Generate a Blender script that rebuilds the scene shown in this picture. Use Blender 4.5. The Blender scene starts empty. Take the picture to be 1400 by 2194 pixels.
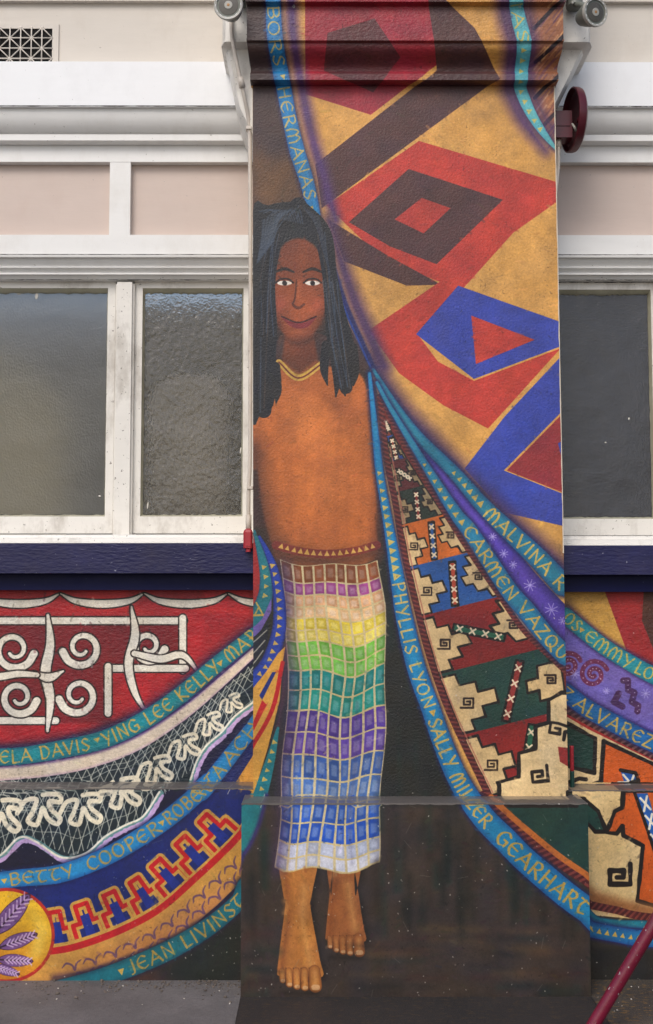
import bpy, bmesh, math, random
import numpy as np
from mathutils import Matrix, Vector

random.seed(4)
rng = np.random.default_rng(4)
C = bpy.context.scene.collection
S = bpy.context.scene

# ------------------------------------------------------------------ camera
CAM_Z = 1.516
CAM_Y = -5.0
FOC = 2577.0                      # focal length in pixels of the 1400 x 2194 picture
PITCH, ROLL, YAW = 0.0790, -0.0005, 0.0037
cp, sp, cy_, sy_ = math.cos(PITCH), math.sin(PITCH), math.cos(YAW), math.sin(YAW)
FWD = np.array([sy_ * cp, cy_ * cp, sp])
R0 = np.array([cy_, -sy_, 0.0])
U0 = np.cross(R0, FWD)
RIGHT = R0 * math.cos(ROLL) + U0 * math.sin(ROLL)
UP = -R0 * math.sin(ROLL) + U0 * math.cos(ROLL)
cam = bpy.data.cameras.new('camera')
camo = bpy.data.objects.new('camera', cam)
C.objects.link(camo)
cam.sensor_fit = 'VERTICAL'
cam.sensor_height = 36.0
cam.lens = 36.0 * FOC / 2194.0
cam.clip_end = 600
m3 = Matrix((RIGHT.tolist(), UP.tolist(), (-FWD).tolist())).transposed()
camo.matrix_world = Matrix.Translation((0, CAM_Y, CAM_Z)) @ m3.to_4x4()
S.camera = camo

# ------------------------------------------------------------------ light: a bright overcast day
w = bpy.data.worlds.new('World')
S.world = w
w.use_nodes = True
nt = w.node_tree
sky = nt.nodes.new('ShaderNodeTexSky')
sky.sky_type = 'NISHITA'
sky.sun_disc = False
SUN_EL, SUN_AZ = 44.0, 200.0      # azimuth seen from above: in front of the wall, a little left
sky.sun_elevation = math.radians(SUN_EL)
sky.sun_rotation = math.radians(SUN_AZ)
sky.air_density = 1.0
sky.dust_density = 2.8
sky.ozone_density = 0.6
nt.links.new(sky.outputs[0], nt.nodes['Background'].inputs[0])
nt.nodes['Background'].inputs[1].default_value = 0.15
sun = bpy.data.lights.new('sun', 'SUN')
sun.energy = 1.15
sun.angle = math.radians(28)
sun.color = (1.0, 0.995, 0.985)
suno = bpy.data.objects.new('sun', sun)
C.objects.link(suno)
sd = Vector((math.sin(math.radians(SUN_AZ)) * math.cos(math.radians(SUN_EL)),
             math.cos(math.radians(SUN_AZ)) * math.cos(math.radians(SUN_EL)), math.sin(math.radians(SUN_EL))))
suno.rotation_euler = sd.to_track_quat('Z', 'Y').to_euler()
S.view_settings.view_transform = 'Standard'
S.view_settings.look = 'None'
S.view_settings.exposure = 0.06
S.view_settings.gamma = 1.0
S.view_settings.use_curve_mapping = False
S.cycles.use_denoising = True

# ------------------------------------------------------------------ measuring: photograph position + known depth -> metres
def at(x, y, Y):
    d = RIGHT * ((x - 700) / FOC) - UP * ((y - 1097) / FOC) + FWD
    t = (Y - CAM_Y) / d[1]
    return d * t + np.array([0, CAM_Y, CAM_Z])
def zz(y, Y, x=400): return float(at(x, y, Y)[2])
def xx(x, Y, y=700): return float(at(x, y, Y)[0])

# ------------------------------------------------------------------ materials
def new_mat(name):
    m = bpy.data.materials.new(name)
    m.use_nodes = True
    return m, m.node_tree, m.node_tree.nodes['Principled BSDF']

def lin(c):
    c = np.asarray(c, float) / 255.0
    return np.where(c <= 0.04045, c / 12.92, ((c + 0.055) / 1.055) ** 2.4)

def noise(nt, co, scale, detail=4, rough=0.55, stretch=(1, 1, 1)):
    mp = nt.nodes.new('ShaderNodeMapping')
    mp.inputs['Scale'].default_value = stretch
    nt.links.new(co, mp.inputs[0])
    n = nt.nodes.new('ShaderNodeTexNoise')
    n.inputs['Scale'].default_value = scale
    n.inputs['Detail'].default_value = detail
    n.inputs['Roughness'].default_value = rough
    nt.links.new(mp.outputs[0], n.inputs[0])
    return n.outputs['Fac']

def ramp(nt, fac, a, b, ca=(0, 0, 0), cb=(1, 1, 1)):
    r = nt.nodes.new('ShaderNodeValToRGB')
    r.color_ramp.elements[0].position = a
    r.color_ramp.elements[1].position = b
    r.color_ramp.elements[0].color = (*ca, 1)
    r.color_ramp.elements[1].color = (*cb, 1)
    nt.links.new(fac, r.inputs[0])
    return r.outputs[0]

def mix(nt, fac, a, b, mode='MIX'):
    n = nt.nodes.new('ShaderNodeMix')
    n.data_type = 'RGBA'
    n.blend_type = mode
    for sock, v in ((n.inputs[0], fac), (n.inputs[6], a), (n.inputs[7], b)):
        if hasattr(v, 'links'): nt.links.new(v, sock)
        elif isinstance(v, (int, float)): sock.default_value = v
        else: sock.default_value = (*v, 1)
    return n.outputs[2]

def bump(nt, p, h, strength, dist, prev=None):
    b = nt.nodes.new('ShaderNodeBump')
    b.inputs['Strength'].default_value = strength
    b.inputs['Distance'].default_value = dist
    nt.links.new(h, b.inputs['Height'])
    if prev: nt.links.new(prev, b.inputs['Normal'])
    nt.links.new(b.outputs[0], p.inputs['Normal'])
    return b.outputs[0]

def coords(nt):
    g = nt.nodes.new('ShaderNodeNewGeometry')
    return g.outputs['Position']

def paint_mat(name, rgb, rough=0.5, var=0.10, peel=90, peel_s=0.25, peel_d=0.002, stain=None, stain_amt=0.0,
              stretch=(1, 1, 1), spec=0.5, chips=0.0, chip_col=(0.2, 0.19, 0.18), streak=False):
    m, nt, p = new_mat(name)
    co = coords(nt)
    c = tuple(lin(rgb))
    n1 = noise(nt, co, 3.0, 6)
    col = mix(nt, ramp(nt, n1, 0.3, 0.7), tuple(x * (1 - var) for x in c), tuple(min(1, x * (1 + var * .6)) for x in c))
    n2 = noise(nt, co, 22.0, 5, 0.65, (0.25, 1, 1.4) if not streak else (1.5, 1, 0.15))
    col = mix(nt, ramp(nt, n2, 0.35, 0.75), col, tuple(x * (1 - var * 1.3) for x in c))
    if stain:
        n3 = noise(nt, co, 7.0, 8, 0.7, (1, 1, 0.5))
        f = ramp(nt, n3, 0.50, 0.78, (0, 0, 0), (stain_amt,) * 3)
        col = mix(nt, f, col, tuple(lin(stain)))
    if chips:
        n4 = noise(nt, co, 60.0, 3, 0.6)
        f = ramp(nt, n4, 0.735 - chips * .05, 0.75 - chips * .05)
        col = mix(nt, f, col, chip_col)
    nt.links.new(col, p.inputs['Base Color'])
    rn = noise(nt, co, 14, 4)
    rr = nt.nodes.new('ShaderNodeMapRange')
    rr.inputs['To Min'].default_value = rough - .08
    rr.inputs['To Max'].default_value = rough + .12
    nt.links.new(rn, rr.inputs[0])
    nt.links.new(rr.outputs[0], p.inputs['Roughness'])
    p.inputs['Specular IOR Level'].default_value = spec
    h = mix(nt, ramp(nt, noise(nt, co, 5, 4, .6), .3, .7, (.35,) * 3, (1,) * 3), (.5, .5, .5), noise(nt, co, peel, 3, 0.5, stretch))
    n = bump(nt, p, h, peel_s, peel_d)
    h2 = noise(nt, co, 9, 4, 0.6, (0.5, 1, 1.5))
    bump(nt, p, h2, 0.18, 0.004, n)
    return m

M = {}
M['cream'] = paint_mat('cream_paint', (211, 203, 192), .55, .04, 70, .25, .0015, (176, 162, 146), .35, (0.35, 1, 1.6), chips=.3, chip_col=(.42, .37, .32))
M['white'] = paint_mat('white_paint', (232, 231, 228), .42, .035, 60, .18, .0012, (196, 190, 180), .35, (0.3, 1, 1.8), chips=.35, chip_col=(.4, .38, .35))
M['fascia'] = paint_mat('bright_white_paint', (238, 239, 240), .5, .02, 80, .2, .001, (214, 214, 214), .3, (0.4, 1, 1.4), chips=.2, chip_col=(.5, .5, .5))
M['oldwhite'] = paint_mat('weathered_white_paint', (227, 223, 215), .42, .05, 70, .3, .0015, (134, 122, 106), .75, (0.25, 1, 1.8), chips=1.1, chip_col=(.22, .2, .17))
M['pink'] = paint_mat('dusty_pink_paint', (204, 186, 175), .5, .035, 60, .3, .0015, (190, 165, 152), .35, (0.3, 1, 1.8), chips=.25, chip_col=(.35, .3, .27))
M['navy'] = paint_mat('navy_gloss_paint', (34, 34, 78), .33, .25, 60, .75, .0045, (70, 62, 72), .35, (0.5, 1, 1.5), spec=.35, chips=1.0, chip_col=(.22, .22, .30))
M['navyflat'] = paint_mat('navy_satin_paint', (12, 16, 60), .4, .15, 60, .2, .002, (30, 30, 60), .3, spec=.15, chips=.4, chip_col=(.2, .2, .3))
M['dark'] = paint_mat('dark_void', (14, 12, 12), .9, .1)
M['putty'] = paint_mat('old_putty', (176, 172, 150), .7, .12, 90, .5, .003, (110, 108, 90), .6)
M['conduit'] = paint_mat('painted_conduit', (206, 196, 184), .45, .06, 80, .2, .001, (150, 134, 116), .6, chips=.8, chip_col=(.3, .22, .16))
M['redbox'] = paint_mat('red_enamel', (176, 40, 52), .4, .15, 60, .35, .002, (120, 40, 40), .5, chips=.6, chip_col=(.4, .2, .2))
M['maroon'] = paint_mat('maroon_enamel', (86, 22, 34), .3, .15, 60, .15, .001, (60, 25, 30), .5)
M['rail'] = paint_mat('maroon_rail_paint', (112, 22, 48), .3, .2, 90, .4, .002, (84, 60, 54), .7, chips=1.3, chip_col=(.35, .3, .3))
M['lampgrey'] = paint_mat('grey_cast_metal', (112, 116, 108), .45, .1, 60, .2, .001, (90, 88, 80), .4)
M['lamprim'] = paint_mat('pale_metal_rim', (170, 168, 160), .35, .1, 60, .1, .001)
M['lampglass'] = paint_mat('dusty_lens', (84, 80, 74), .25, .15, 60, .1, .001, (110, 100, 90), .5)
M['ledge'] = paint_mat('bare_grey_ledge', (104, 98, 94), .6, .18, 120, .5, .003, (66, 62, 60), .6, chips=.6, chip_col=(.5, .48, .45))
M['added_blind_cloth'] = paint_mat('added_blind_tan', (222, 206, 156), .8, .06)
M['interior'] = paint_mat('room_wall', (84, 80, 76), .9, .1)
M['edge'] = paint_mat('raw_cream_edge', (214, 200, 180), .55, .08, 100, .4, .002, (140, 120, 100), .5)

def ground_mat(name, rgb, rgb2, ochre=0.0, chips=.5):
    m, nt, p = new_mat(name)
    co = coords(nt)
    n1 = noise(nt, co, 2.6, 8, .65)
    col = mix(nt, ramp(nt, n1, .35, .68), tuple(lin(rgb)), tuple(lin(rgb2)))
    n2 = noise(nt, co, 55, 6, .75)
    col = mix(nt, ramp(nt, n2, .45, .8, (0, 0, 0), (.5,) * 3), col, (.03, .028, .026))
    if ochre:
        n3 = noise(nt, co, 26, 5, .7, (1, 2.2, 1))
        col = mix(nt, ramp(nt, n3, .54, .66, (0, 0, 0), (ochre,) * 3), col, tuple(lin((150, 112, 50))))
    v = nt.nodes.new('ShaderNodeTexVoronoi')
    v.inputs['Scale'].default_value = 48
    nt.links.new(co, v.inputs['Vector'])
    f = ramp(nt, v.outputs['Distance'], .05, .09, (chips,) * 3, (0, 0, 0))
    n5 = noise(nt, co, 13, 2)
    f2 = mix(nt, 1.0, f, ramp(nt, n5, .5, .62), 'MULTIPLY')
    col = mix(nt, f2, col, (.45, .42, .40))
    nt.links.new(col, p.inputs['Base Color'])
    p.inputs['Roughness'].default_value = .75
    n = bump(nt, p, n2, .7, .006)
    bump(nt, p, noise(nt, co, 220, 2), .4, .002, n)
    return m
M['pavement'] = ground_mat('worn_grey_pavement', (118, 113, 112), (90, 86, 85), 0, .3)
M['pavement_moss'] = ground_mat('ochre_spotted_pavement', (84, 76, 66), (60, 54, 48), .75, .3)
M['apron'] = ground_mat('brown_stained_pavement', (50, 43, 40), (36, 32, 31), .12, .15)

# glass: obscured, hammered sheet in front of a dim room
def glass_mat(name, tint, rough, peel, strength, frost, base):
    """patterned sheet: clear body seen through a rippled, slightly dirty face"""
    m, nt, p = new_mat(name)
    co = coords(nt)
    p.inputs['Base Color'].default_value = (*tint, 1)
    p.inputs['Transmission Weight'].default_value = 1.0
    p.inputs['Roughness'].default_value = rough
    p.inputs['IOR'].default_value = 1.5
    p.inputs['Specular IOR Level'].default_value = .5
    h = noise(nt, co, peel, 2, .5, (1, 1, .75))
    n = bump(nt, p, h, strength, .004)
    n = bump(nt, p, noise(nt, co, 6, 2, .5), .35, .02, n)
    d = nt.nodes.new('ShaderNodeBsdfPrincipled')
    nt.links.new(n, d.inputs['Normal'])
    d.inputs['Roughness'].default_value = .24
    d.inputs['Specular IOR Level'].default_value = .6
    nt.links.new(ramp(nt, noise(nt, co, 3.0, 5, .6), .32, .72, tuple(b * .8 for b in base), tuple(b * 1.2 for b in base)), d.inputs['Base Color'])
    mx = nt.nodes.new('ShaderNodeMixShader')
    mx.inputs[0].default_value = frost
    nt.links.new(p.outputs[0], mx.inputs[1])
    nt.links.new(d.outputs[0], mx.inputs[2])
    nt.links.new(mx.outputs[0], nt.nodes['Material Output'].inputs[0])
    return m
M['glass_soft'] = glass_mat('obscured_glass', (.95, .94, .90), .44, 120, .5, .24, (.16, .16, .145))
M['glass_hammer'] = glass_mat('hammered_glass', (.95, .93, .88), .14, 58, .9, .24, (.16, .15, .13))
M['glass_dark'] = glass_mat('dark_obscured_glass', (.85, .86, .9), .25, 110, .5, .5, (.075, .075, .085))
M['smear'] = paint_mat('dried_white_paint', (214, 210, 200), .6, .05)
M['grime'] = paint_mat('black_grime', (44, 40, 36), .8, .3)
M['added_chair_cloth'] = paint_mat('added_chair_pale', (190, 180, 164), .8, .1)

# ------------------------------------------------------------------ mesh helpers
def link(name, me, mat, parent=None):
    o = bpy.data.objects.new(name, me)
    C.objects.link(o)
    if mat: me.materials.append(mat)
    if parent: o.parent = parent
    return o

def finish(bm, name, mat, parent=None, bevel=0.0, smooth=False, seg=1):
    if bevel:
        es = [e for e in bm.edges if len(e.link_faces) == 2 and e.calc_face_angle(0) > .6]
        bmesh.ops.bevel(bm, geom=es, offset=bevel, segments=seg, affect='EDGES', profile=.5)
    bmesh.ops.recalc_face_normals(bm, faces=bm.faces)
    me = bpy.data.meshes.new(name)
    bm.to_mesh(me)
    bm.free()
    if smooth:
        for p in me.polygons: p.use_smooth = True
    return link(name, me, mat, parent)

def add_box(bm, x0, x1, y0, y1, z0, z1):
    vs = [bm.verts.new(c) for c in ((x0, y0, z0), (x1, y0, z0), (x1, y1, z0), (x0, y1, z0), (x0, y0, z1), (x1, y0, z1), (x1, y1, z1), (x0, y1, z1))]
    for f in ((0, 1, 5, 4), (1, 2, 6, 5), (2, 3, 7, 6), (3, 0, 4, 7), (4, 5, 6, 7), (3, 2, 1, 0)):
        bm.faces.new([vs[i] for i in f])

def box(name, x0, x1, y0, y1, z0, z1, mat, parent=None, bevel=.002):
    bm = bmesh.new()
    add_box(bm, x0, x1, y0, y1, z0, z1)
    return finish(bm, name, mat, parent, bevel)

def extrude_x(name, prof, x0, x1, mat, parent=None, smooth=True, yback=.3):
    """profile of (Y, Z) points along the face, run along X and closed at the back"""
    bm = bmesh.new()
    pr = list(prof) + [(yback, prof[-1][1]), (yback, prof[0][1])]
    a = [bm.verts.new((x0, y, z)) for y, z in pr]
    b = [bm.verts.new((x1, y, z)) for y, z in pr]
    n = len(pr)
    for i in range(n):
        bm.faces.new((a[i], a[(i + 1) % n], b[(i + 1) % n], b[i]))
    bm.faces.new(a[::-1]); bm.faces.new(b)
    o = finish(bm, name, mat, parent)
    if smooth:
        o.data.polygons.foreach_set('use_smooth', [True] * len(o.data.polygons))
        o.data.set_sharp_from_angle(angle=math.radians(28))
    return o

def frame_box(name, x0, x1, z0, z1, wl, wr, wt, wb, y0, y1, mat, parent=None, bevel=.002):
    bm = bmesh.new()
    add_box(bm, x0, x0 + wl, y0, y1, z0, z1)
    add_box(bm, x1 - wr, x1, y0, y1, z0, z1)
    add_box(bm, x0 + wl, x1 - wr, y0 + .0007, y1, z1 - wt, z1)
    add_box(bm, x0 + wl, x1 - wr, y0 + .0007, y1, z0, z0 + wb)
    return finish(bm, name, mat, parent, bevel)

def catmull(pts, n=10, closed=False):
    P = np.array(pts, float)
    if len(P) < 3:
        return np.array([P[0] + (P[-1] - P[0]) * t for t in np.linspace(0, 1, n + 1)])
    if closed: P = np.vstack([P[-1], P, P[0], P[1]])
    else: P = np.vstack([2 * P[0] - P[1], P, 2 * P[-1] - P[-2]])
    out = []
    ts = np.linspace(0, 1, n, endpoint=False)[:, None]
    for i in range(1, len(P) - 2):
        a, b, c, d = P[i - 1], P[i], P[i + 1], P[i + 2]
        out.append(.5 * (2 * b + (c - a) * ts + (2 * a - 5 * b + 4 * c - d) * ts ** 2 + (3 * b - a - 3 * c + d) * ts ** 3))
    out.append(P[-2][None])
    return np.vstack(out)

def tube(name, pts, r, mat, parent=None, n=16, res=6):
    P = [Vector(p) for p in catmull(pts, res)]
    bm = bmesh.new()
    rings = []
    prev = None
    for i, p in enumerate(P):
        t = (P[min(i + 1, len(P) - 1)] - P[max(i - 1, 0)]).normalized()
        u = (prev - t * prev.dot(t)).normalized() if prev else t.orthogonal().normalized()
        prev = u
        v = t.cross(u)
        rings.append([bm.verts.new(p + (u * math.cos(k * 2 * math.pi / n) + v * math.sin(k * 2 * math.pi / n)) * r) for k in range(n)])
    for a, b in zip(rings, rings[1:]):
        for k in range(n):
            bm.faces.new((a[k], a[(k + 1) % n], b[(k + 1) % n], b[k]))
    bm.faces.new(rings[0][::-1]); bm.faces.new(rings[-1])
    o = finish(bm, name, mat, parent)
    for f in o.data.polygons: f.use_smooth = len(f.vertices) == 4
    return o

def lathe(name, prof, mat, parent, origin, axis, n=48, smooth=True):
    """prof: (radius, distance along axis)"""
    q = Vector(axis).normalized().to_track_quat('Z', 'Y')
    bm = bmesh.new()
    rings = [[bm.verts.new(Vector(origin) + q @ Vector((r * math.cos(k * 2 * math.pi / n), r * math.sin(k * 2 * math.pi / n), h))) for k in range(n)] for r, h in prof]
    for a, b in zip(rings, rings[1:]):
        for k in range(n): bm.faces.new((a[k], a[(k + 1) % n], b[(k + 1) % n], b[k]))
    bm.faces.new(rings[0][::-1]); bm.faces.new(rings[-1])
    o = finish(bm, name, mat, parent)
    if smooth:
        o.data.polygons.foreach_set('use_smooth', [True] * len(o.data.polygons))
        o.data.set_sharp_from_angle(angle=math.radians(35))
    return o

def thing(name, label, cat, loc=(0, 0, 0), group=None, kind=None):
    o = bpy.data.objects.new(name, None)
    C.objects.link(o)
    o.empty_display_size = .1
    o['label'] = label
    o['category'] = cat
    if group: o['group'] = group
    if kind: o['kind'] = kind
    return o
# ------------------------------------------------------------------ the painted decoration: one wall elevation in metres, painted shape by shape
SC = 540.0                                   # canvas cells per metre
CX0, CX1, CZ0, CZ1 = -2.15, 2.15, -0.05, 4.45
CW, CH = int((CX1 - CX0) * SC), int((CZ1 - CZ0) * SC)
Y_WALL, Y_PLINTH, Y_SHAFT, Y_BLOCK = .22, .04, 0.0, -.17
K = SC * 5.0 / FOC
IMG = np.zeros((CH, CW, 3), np.float32)
IMG[:] = (40, 38, 36)
CLIP = None

def depth_of(p):
    x, y = p[:, 0], p[:, 1]
    Y = np.zeros(len(p))
    Y[(x < 542) & (y < 1688)] = Y_WALL
    Y[(x < 518) & (y >= 1688)] = Y_PLINTH
    Y[(x > 1212) & (y < 1690)] = Y_WALL
    Y[(x > 1263) & (y >= 1690)] = Y_PLINTH
    Y[(x >= 518) & (x <= 1263) & (y > 1716)] = Y_BLOCK
    return Y

def tocv(pts):
    p = np.array(pts, float).reshape(-1, 2)
    Y = depth_of(p)
    d = RIGHT[None] * ((p[:, 0] - 700) / FOC)[:, None] - UP[None] * ((p[:, 1] - 1097) / FOC)[:, None] + FWD[None]
    t = (Y - CAM_Y) / d[:, 1]
    X = d[:, 0] * t
    Z = d[:, 2] * t + CAM_Z
    return np.stack([(X - CX0) * SC, (CZ1 - Z) * SC], 1)

def dens(pts, step=14.0, closed=True):
    p = np.array(pts, float)
    q = np.vstack([p, p[:1]]) if closed else p
    out = []
    for a, b in zip(q, q[1:]):
        n = max(1, int(np.hypot(*(b - a)) / step))
        out += [a + (b - a) * k / n for k in range(n)]
    if not closed: out.append(q[-1])
    return np.array(out)

def blur(m, r):
    r = int(round(r))
    if r < 1: return m
    for _ in range(2):
        for ax in (0, 1):
            pad = [(0, 0), (0, 0)]; pad[ax] = (r + 1, r)
            c = np.cumsum(np.pad(m, pad, mode='edge'), axis=ax)
            n = m.shape[ax]
            hi = np.take(c, np.arange(2 * r + 1, 2 * r + 1 + n), axis=ax)
            lo = np.take(c, np.arange(0, n), axis=ax)
            m = (hi - lo) / (2 * r + 1)
    return m

def put(mask, x0, y0, color):
    h, w_ = mask.shape
    sub = IMG[y0:y0 + h, x0:x0 + w_]
    c = np.asarray(color, np.float32)
    if CLIP is not None: mask = mask * CLIP[y0:y0 + h, x0:x0 + w_]
    sub += (c - sub) * mask[..., None].astype(np.float32)

def poly(pts, color, feather=0.0, alpha=1.0, smooth=0, to=None, axis=None, ss=3):
    """filled shape; `to` + `axis` ((x0,y0),(x1,y1)) blends the paint from one colour to another"""
    if smooth: pts = catmull(pts, smooth, True)
    P = tocv(dens(pts))
    pad = int(feather * 2 + 2)
    x0, y0 = np.floor(P.min(0)).astype(int) - pad
    x1, y1 = np.ceil(P.max(0)).astype(int) + pad
    x0, y0 = max(x0, 0), max(y0, 0)
    x1, y1 = min(x1, CW), min(y1, CH)
    if x1 <= x0 or y1 <= y0: return
    W_, H_ = x1 - x0, y1 - y0
    cov = np.zeros((H_, W_ + 1))
    A, B = P, np.roll(P, -1, 0)
    for s in range(ss):
        for r in range(H_):
            yy = y0 + r + (s + .5) / ss
            k = (A[:, 1] <= yy) != (B[:, 1] <= yy)
            if not k.any(): continue
            a, b = A[k], B[k]
            xs = np.sort(a[:, 0] + (yy - a[:, 1]) * (b[:, 0] - a[:, 0]) / (b[:, 1] - a[:, 1])) - x0
            for l, h in zip(xs[::2], xs[1::2]):
                l, h = max(l, 0.), min(h, float(W_))
                if h <= l: continue
                li, hi = int(l), int(h)
                if li == hi: cov[r, li] += h - l
                else:
                    cov[r, li] += 1 - (l - li)
                    cov[r, li + 1:hi] += 1
                    if hi < W_: cov[r, hi] += h - hi
    m = np.clip(cov[:, :W_] / ss, 0, 1)
    if feather: m = blur(m, feather * K)
    if to is not None:
        a, b = tocv([axis[0], axis[1]])
        gx, gy = np.meshgrid(np.arange(x0, x1), np.arange(y0, y1))
        d = b - a
        t = np.clip(((gx - a[0]) * d[0] + (gy - a[1]) * d[1]) / (d @ d), 0, 1)[..., None]
        put(m * alpha, x0, y0, np.asarray(color) * (1 - t) + np.asarray(to) * t)
    else:
        put(m * alpha, x0, y0, color)

def stroke(pts, width, color, smooth=8, edge=None, alpha=1.0, soft=0.0, raw=False, core=.55, rough=0.0):
    """brush line of constant or varying half width; `edge` is the paint along both borders"""
    pts = np.array(pts, float)
    hw = np.full(len(pts), width, float) if np.isscalar(width) else np.array(width, float)
    if smooth and len(pts) > 2:
        Q = catmull(np.column_stack([pts, hw]), smooth)
    else:
        Q = np.column_stack([pts, hw])
        if not raw:
            q = []
            for a, b in zip(Q, Q[1:]):
                n = max(1, int(np.hypot(*(b - a)[:2]) / 14))
                q += [a + (b - a) * k / n for k in range(n)]
            Q = np.array(q + [Q[-1]])
    if rough: Q[:, 2] = np.maximum(.4, Q[:, 2] * (1 + rough * rng.standard_normal(len(Q))))
    P = tocv(Q[:, :2]) if not raw else Q[:, :2]
    r = Q[:, 2] * (K if not raw else 1)
    pad = r.max() + 2 + soft
    lo = np.floor(P.min(0) - pad).astype(int); hi = np.ceil(P.max(0) + pad).astype(int)
    lo = np.maximum(lo, 0); hi = np.minimum(hi, (CW, CH))
    if (hi <= lo).any(): return
    D = np.full((hi[1] - lo[1], hi[0] - lo[0]), 9.0)          # distance / half width
    cov = np.zeros_like(D)
    for i in range(len(P) - 1):
        a, b, ra, rb = P[i], P[i + 1], r[i], r[i + 1]
        pr = max(ra, rb) + 2 + soft
        l = np.maximum(np.floor(np.minimum(a, b) - pr).astype(int), lo)
        h = np.minimum(np.ceil(np.maximum(a, b) + pr).astype(int), hi)
        if (h <= l).any(): continue
        gx, gy = np.meshgrid(np.arange(l[0], h[0]) + .5, np.arange(l[1], h[1]) + .5)
        d = b - a
        L = max(d @ d, 1e-6)
        t = np.clip(((gx - a[0]) * d[0] + (gy - a[1]) * d[1]) / L, 0, 1)
        dist = np.hypot(gx - a[0] - t * d[0], gy - a[1] - t * d[1])
        rad = ra + (rb - ra) * t
        s = np.s_[l[1] - lo[1]:h[1] - lo[1], l[0] - lo[0]:h[0] - lo[0]]
        cov[s] = np.maximum(cov[s], np.clip(rad - dist + .5, 0, 1) if not soft else np.clip((rad + soft - dist) / (2 * soft), 0, 1) ** 1.4)
        D[s] = np.minimum(D[s], dist / np.maximum(rad, .1))
    if edge is not None:
        t = np.clip((D - core) / (1 - core), 0, 1)[..., None] ** 1.3
        col = np.asarray(color) * (1 - t) + np.asarray(edge) * t
    else: col = color
    put(cov * alpha, lo[0], lo[1], col)

def arc(path):
    P = np.array(path, float)
    s = np.r_[0, np.cumsum(np.hypot(*np.diff(P, axis=0).T))]
    return P, s
def along(path, s_at):
    P, s = path
    p = np.array([np.interp(s_at, s, P[:, 0]), np.interp(s_at, s, P[:, 1])])
    e = 3.0
    q = np.array([np.interp(s_at + e, s, P[:, 0]) - np.interp(s_at - e, s, P[:, 0]), np.interp(s_at + e, s, P[:, 1]) - np.interp(s_at - e, s, P[:, 1])])
    t = q / max(np.hypot(*q), 1e-6)
    return p, t, np.array([t[1], -t[0]])        # point, tangent, up (left of travel on the wall)
def nearest(path, pt):
    P, s = path
    i = np.argmin(np.hypot(P[:, 0] - pt[0], P[:, 1] - pt[1]))
    return s[i]

_ell = [(.37 + .36 * math.cos(a), .5 + .5 * math.sin(a)) for a in np.linspace(math.pi / 2, math.pi * 2.5, 15)]
_c = (1, [(.70, .88), (.42, 1), (.1, .72), (.08, .3), (.38, 0), (.72, .13)])
_p = (1, [(.06, .97), (.45, 1.0), (.62, .76), (.42, .5), (.12, .46)])
GLYPH = {
 'A': (.82, [(0, [(0, 0), (.46, 1)]), (0, [(.42, 1), (.82, 0)]), (0, [(.16, .34), (.66, .34)])]),
 'B': (.7, [(0, [(.12, 0), (.12, 1)]), _p, (1, [(.12, .5), (.55, .5), (.68, .25), (.45, 0), (.1, 0)])]),
 'C': (.74, [_c]), 'D': (.8, [(0, [(.12, 0), (.12, 1)]), (1, [(.05, 1), (.5, .95), (.76, .5), (.5, .04), (.1, 0)])]),
 'E': (.74, [_c, (0, [(.1, .5), (.62, .53)])]), 'G': (.8, [_c, (0, [(.74, .12), (.74, .46), (.48, .46)])]),
 'H': (.78, [(0, [(.12, 0), (.12, 1)]), (0, [(.68, 0), (.68, 1)]), (0, [(.12, .5), (.68, .5)])]),
 'I': (.26, [(0, [(.12, 0), (.12, 1)])]), 'J': (.36, [(1, [(.26, 1), (.26, .3), (.2, -.05), (.0, -.12)])]),
 'K': (.74, [(0, [(.12, 0), (.12, 1)]), (0, [(.64, 1), (.12, .44), (.72, 0)])]),
 'L': (.6, [(0, [(.12, 1), (.12, 0), (.6, .04)])]),
 'M': (1.0, [(1, [(.05, 0), (.04, .5), (.25, 1), (.47, .65), (.46, 0)]), (1, [(.47, .65), (.68, 1), (.9, .6), (.9, 0)])]),
 'N': (.8, [(0, [(.1, 0), (.1, 1), (.7, 0), (.7, 1)])]), 'O': (.8, [(1, _ell)]),
 'P': (.66, [(0, [(.12, 0), (.12, 1)]), _p]), 'Q': (.84, [(1, _ell), (0, [(.45, .25), (.84, -.12)])]),
 'R': (.74, [(0, [(.12, 0), (.12, 1)]), _p, (0, [(.3, .46), (.74, 0)])]),
 'S': (.62, [(1, [(.56, .88), (.3, 1), (.1, .76), (.32, .52), (.55, .26), (.32, 0), (.04, .12)])]),
 'T': (.72, [(0, [(0, .95), (.72, 1)]), (1, [(.36, .97), (.16, .5), (.3, .04), (.66, .1)])]),
 'U': (.74, [(1, [(.1, 1), (.08, .35), (.36, 0), (.64, .3), (.64, 1)])]),
 'V': (.78, [(0, [(0, 1), (.36, 0)]), (0, [(.36, 0), (.76, 1)])]),
 'Y': (.7, [(0, [(0, 1), (.34, .48)]), (0, [(.68, 1), (.28, -.05)])]),
 'Z': (.7, [(0, [(.05, 1), (.62, 1), (.04, 0), (.68, 0)])]), ' ': (.34, []), '*': (.6, []), "'": (.1, []),
}
GOLD = (196, 160, 78)
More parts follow.
